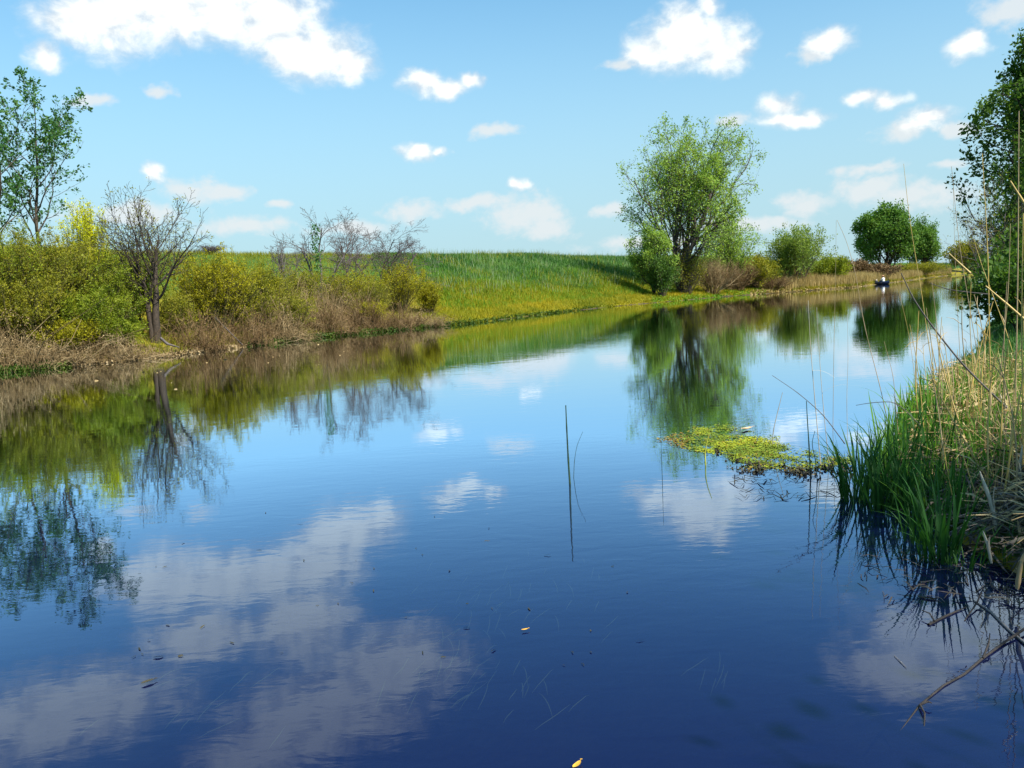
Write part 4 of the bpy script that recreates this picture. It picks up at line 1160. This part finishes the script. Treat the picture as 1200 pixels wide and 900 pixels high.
# ------------------------------------------------------------------ angler in a small boat
def boat():
    p = ground(1033, 333.2, 0); D = math.hypot(p[0], p[1]); s = 1.0
    yaw = R(-66)
    root = thing('rowing_boat', 'small dark blue boat carrying a seated angler near the dry reeds', 'boat', p, None, yaw)
    L, B = 2.5, 1.1; st = np.linspace(0, 1, 11); V = []; th = np.linspace(-math.pi / 2, math.pi / 2, 9)
    for inner in (0, 1):
        for t in st:
            b = B * .5 * (1 - max(0, (t - .35) / .65) ** 2.2) * (.85 + .15 * min(1, t * 4)) - .04 * inner + .015
            sh = .34 + .14 * t ** 3; kz = -.12 + .20 * max(0, (t - .6) / .4) ** 2 + .05 * inner
            for a in th:
                y = math.sin(a) * b; z = sh - (sh - kz) * math.cos(a) ** .6
                V.append(((t - .5) * L, y, z))
    q = []
    for inner in (0, 1):
        o = inner * 99
        for i in range(10):
            for j in range(8):
                k = o + i * 9 + j; f = [k, k + 1, k + 10, k + 9]; q.append(f if inner == 0 else f[::-1])
    for i in range(10):
        for j in (0, 8):
            k = i * 9 + j; q.append([k, k + 9, k + 9 + 99, k + 99])
    for j in range(8): q.append([j, j + 99, j + 100, j + 1])
    obj('hull', mesh_from('hull', V, quads=q, smooth=True), plain_mat('boat_blue', (.014, .028, .07), .45, .15), root)
    wd = plain_mat('boat_seat', (.25, .17, .09), .6)
    for x in (-.55, .35):
        v = [(x + a * .12, b * .47, .20 + c * .03) for a in (-1, 1) for b in (-1, 1) for c in (0, 1)]
        obj('thwart', mesh_from('thwart', v, polys=[(0, 1, 3, 2), (4, 6, 7, 5), (0, 2, 6, 4), (1, 5, 7, 3), (0, 4, 5, 1), (2, 3, 7, 6)]), wd, root)
    W = Wood(); W.tube(np.array([(-1.34, 0, .34), (-1.40, 0, .50), (-1.40, 0, .62), (-1.34, 0, .68), (-1.22, 0, .66)]), [.07, .12, .14, .11, .04], 8)
    W.tube(np.array([(-1.42, 0, .4), (-1.44, 0, 0), (-1.44, 0, -.35)]), [.05, .04, .05], 6)
    obj('outboard_motor', W.mesh('motor'), plain_mat('motor_black', (.012, .012, .014), .4), root)
    # the seated person
    mw = Matrix.Translation(Vector(p)) @ Matrix.Rotation(yaw, 4, 'Z')
    per = thing('person', 'person in white shirt and tan brimmed hat seated in the small boat holding a rod', 'person', tuple(mw @ Vector((.30, 0, .30))), None, yaw + math.pi)
    # joints in the person's own frame: x forward
    J = {'pel': (0, 0, .08), 'sp': (.01, 0, .28), 'ch': (.03, 0, .46), 'nk': (.05, 0, .58), 'hd': (.08, 0, .68), 'top': (.085, 0, .80)}
    edges, rad, names = [], {}, list(J)
    def add(n, co, r): J[n] = co; rad[n] = r; names.append(n) if n not in names else None
    for n, r in (('pel', .135), ('sp', .125), ('ch', .145), ('nk', .055), ('hd', .085), ('top', .07)): rad[n] = r
    edges += [('pel', 'sp'), ('sp', 'ch'), ('ch', 'nk'), ('nk', 'hd'), ('hd', 'top')]
    for s_, sg in (('l', 1), ('r', -1)):
        add('sh' + s_, (.03, .17 * sg, .49), .062); add('el' + s_, (.14, .23 * sg, .27), .045); add('wr' + s_, (.36, .13 * sg, .26), .032); add('pm' + s_, (.43, .10 * sg, .265), .034)
        edges += [('ch', 'sh' + s_), ('sh' + s_, 'el' + s_), ('el' + s_, 'wr' + s_), ('wr' + s_, 'pm' + s_)]
        for f in range(4):
            a, b = 'f%d' % f + s_, 'g%d' % f + s_
            add(a, (.47, (.10 * sg) + (f - 1.5) * .018, .275), .009); add(b, (.475, (.095 * sg) + (f - 1.5) * .018, .240), .008)
            edges += [('pm' + s_, a), (a, b)]
        add('th' + s_, (.43, .065 * sg, .285), .010); add('ti' + s_, (.46, .06 * sg, .285), .009); edges += [('pm' + s_, 'th' + s_), ('th' + s_, 'ti' + s_)]
        add('hp' + s_, (.05, .10 * sg, .06), .095); add('kn' + s_, (.44, .14 * sg, .14), .065); add('an' + s_, (.52, .13 * sg, -.20), .045); add('to' + s_, (.66, .14 * sg, -.21), .035)
        edges += [('pel', 'hp' + s_), ('hp' + s_, 'kn' + s_), ('kn' + s_, 'an' + s_), ('an' + s_, 'to' + s_)]
    idx = {n: i for i, n in enumerate(names)}
    me = bpy.data.meshes.new('person_body')
    me.from_pydata([J[n] for n in names], [(idx[a], idx[b]) for a, b in edges], [])
    body = obj('body', me, plain_mat('person_skin_and_trousers', (.42, .25, .17), .6), per)
    sm = body.modifiers.new('skin', 'SKIN')
    for n in names:
        sv = me.skin_vertices[0].data[idx[n]]; sv.radius = (rad[n], rad[n]); sv.use_root = n == 'pel'
    body.modifiers.new('sub', 'SUBSURF').levels = 1; body.modifiers['sub'].render_levels = 1
    def lathe(nm, prof, mat, off, sx=1, sy=1, tilt=0):
        n = 14; V = []
        for r_, z in prof:
            for k in range(n):
                a = k * 2 * math.pi / n; V.append((r_ * math.cos(a) * sx + off[0] + z * tilt, r_ * math.sin(a) * sy + off[1], z + off[2]))
        q = [[i * n + k, i * n + (k + 1) % n, (i + 1) * n + (k + 1) % n, (i + 1) * n + k] for i in range(len(prof) - 1) for k in range(n)]
        return obj(nm, mesh_from(nm, V, quads=q, smooth=True), mat, per)
    wh = plain_mat('white_shirt', (.82, .82, .80), .8, .06)
    lathe('shirt', [(.155, .02), (.165, .10), (.155, .24), (.175, .38), (.165, .48), (.09, .56), (.065, .58)], wh, (0, 0, 0), 1.0, 1.22, .06)
    for sg in (1, -1):
        W = Wood(); W.tube(np.array([(.03, .15 * sg, .50), (.08, .21 * sg, .38), (.14, .235 * sg, .27), (.22, .20 * sg, .265)]), [.085, .075, .066, .058], 8); obj('sleeve', W.mesh('sleeve'), wh, per)
        W = Wood(); W.tube(np.array([(.0, .09 * sg, .06), (.22, .12 * sg, .10), (.44, .14 * sg, .14), (.49, .135 * sg, .0), (.52, .13 * sg, -.18)]), [.12, .10, .085, .07, .06], 8)
        obj('trouser_leg', W.mesh('trousers'), plain_mat('dark_trousers', (.02, .025, .04), .8), per)
    lathe('hair', [(.10, .62), (.112, .70), (.105, .76)], plain_mat('dark_hair', (.02, .015, .01), .6), (.06, 0, 0))
    lathe('hat', [(.20, .745), (.205, .755), (.12, .77), (.115, .85), (.08, .885), (.0, .89)], plain_mat('tan_hat', (.38, .20, .10), .8), (.085, 0, 0))
    for sg in (1, -1): lathe('eye', [(.012, -.008), (.013, 0), (.0, .012)], plain_mat('eye_dark', (.01, .01, .01), .3), (.163, .032 * sg, .705))
    W = Wood(); W.tube(np.array([(.155, 0, .715), (.185, 0, .685), (.165, 0, .67)]), [.012, .016, .010], 6); obj('nose', W.mesh('nose'), body.data.materials[0], per)
    # rod and bag
    g = mw @ Matrix.Translation((.30, 0, .30)) @ Matrix.Rotation(math.pi, 4, 'Z')
    a, b = g @ Vector((.35, .09, .22)), g @ Vector((1.9, .35, 1.0))
    rod = thing('fishing_rod', 'thin dark fishing rod held by the person in the boat', 'fishing rod', tuple(a))
    W = Wood(); W.tube(np.array([(0, 0, 0), tuple((b - a) * .5 + Vector((0, 0, .05))), tuple(b - a)]), [.012, .007, .003], 5); rb = obj('rod_blank', W.mesh('rod'), M['reed_dark'], rod)
    W = Wood(); W.tube(np.array([(0, 0, 0), tuple((b - a) * .14)]), [.018, .018], 6); obj('grip', W.mesh('grip'), M['bark'], rb)
    bag = thing('rucksack', 'dark rucksack with a pale top at the stern of the small boat', 'rucksack', tuple(mw @ Vector((-.85, 0, .0))), None, yaw)
    W = Wood(); W.tube(np.array([(0, 0, .0), (0, 0, .08), (0, 0, .3), (0, 0, .48), (0, 0, .56), (0, 0, .58)]), [.1, .22, .24, .2, .1, .01], 9); bb = obj('bag_body', W.mesh('bag'), plain_mat('bag_navy', (.015, .018, .03), .8), bag)
    W = Wood(); W.tube(np.array([(0, 0, .52), (.02, 0, .60), (0, 0, .66)]), [.12, .13, .02], 9); obj('lid', W.mesh('bag_lid'), plain_mat('bag_lid', (.5, .42, .34), .8), bb)


boat()
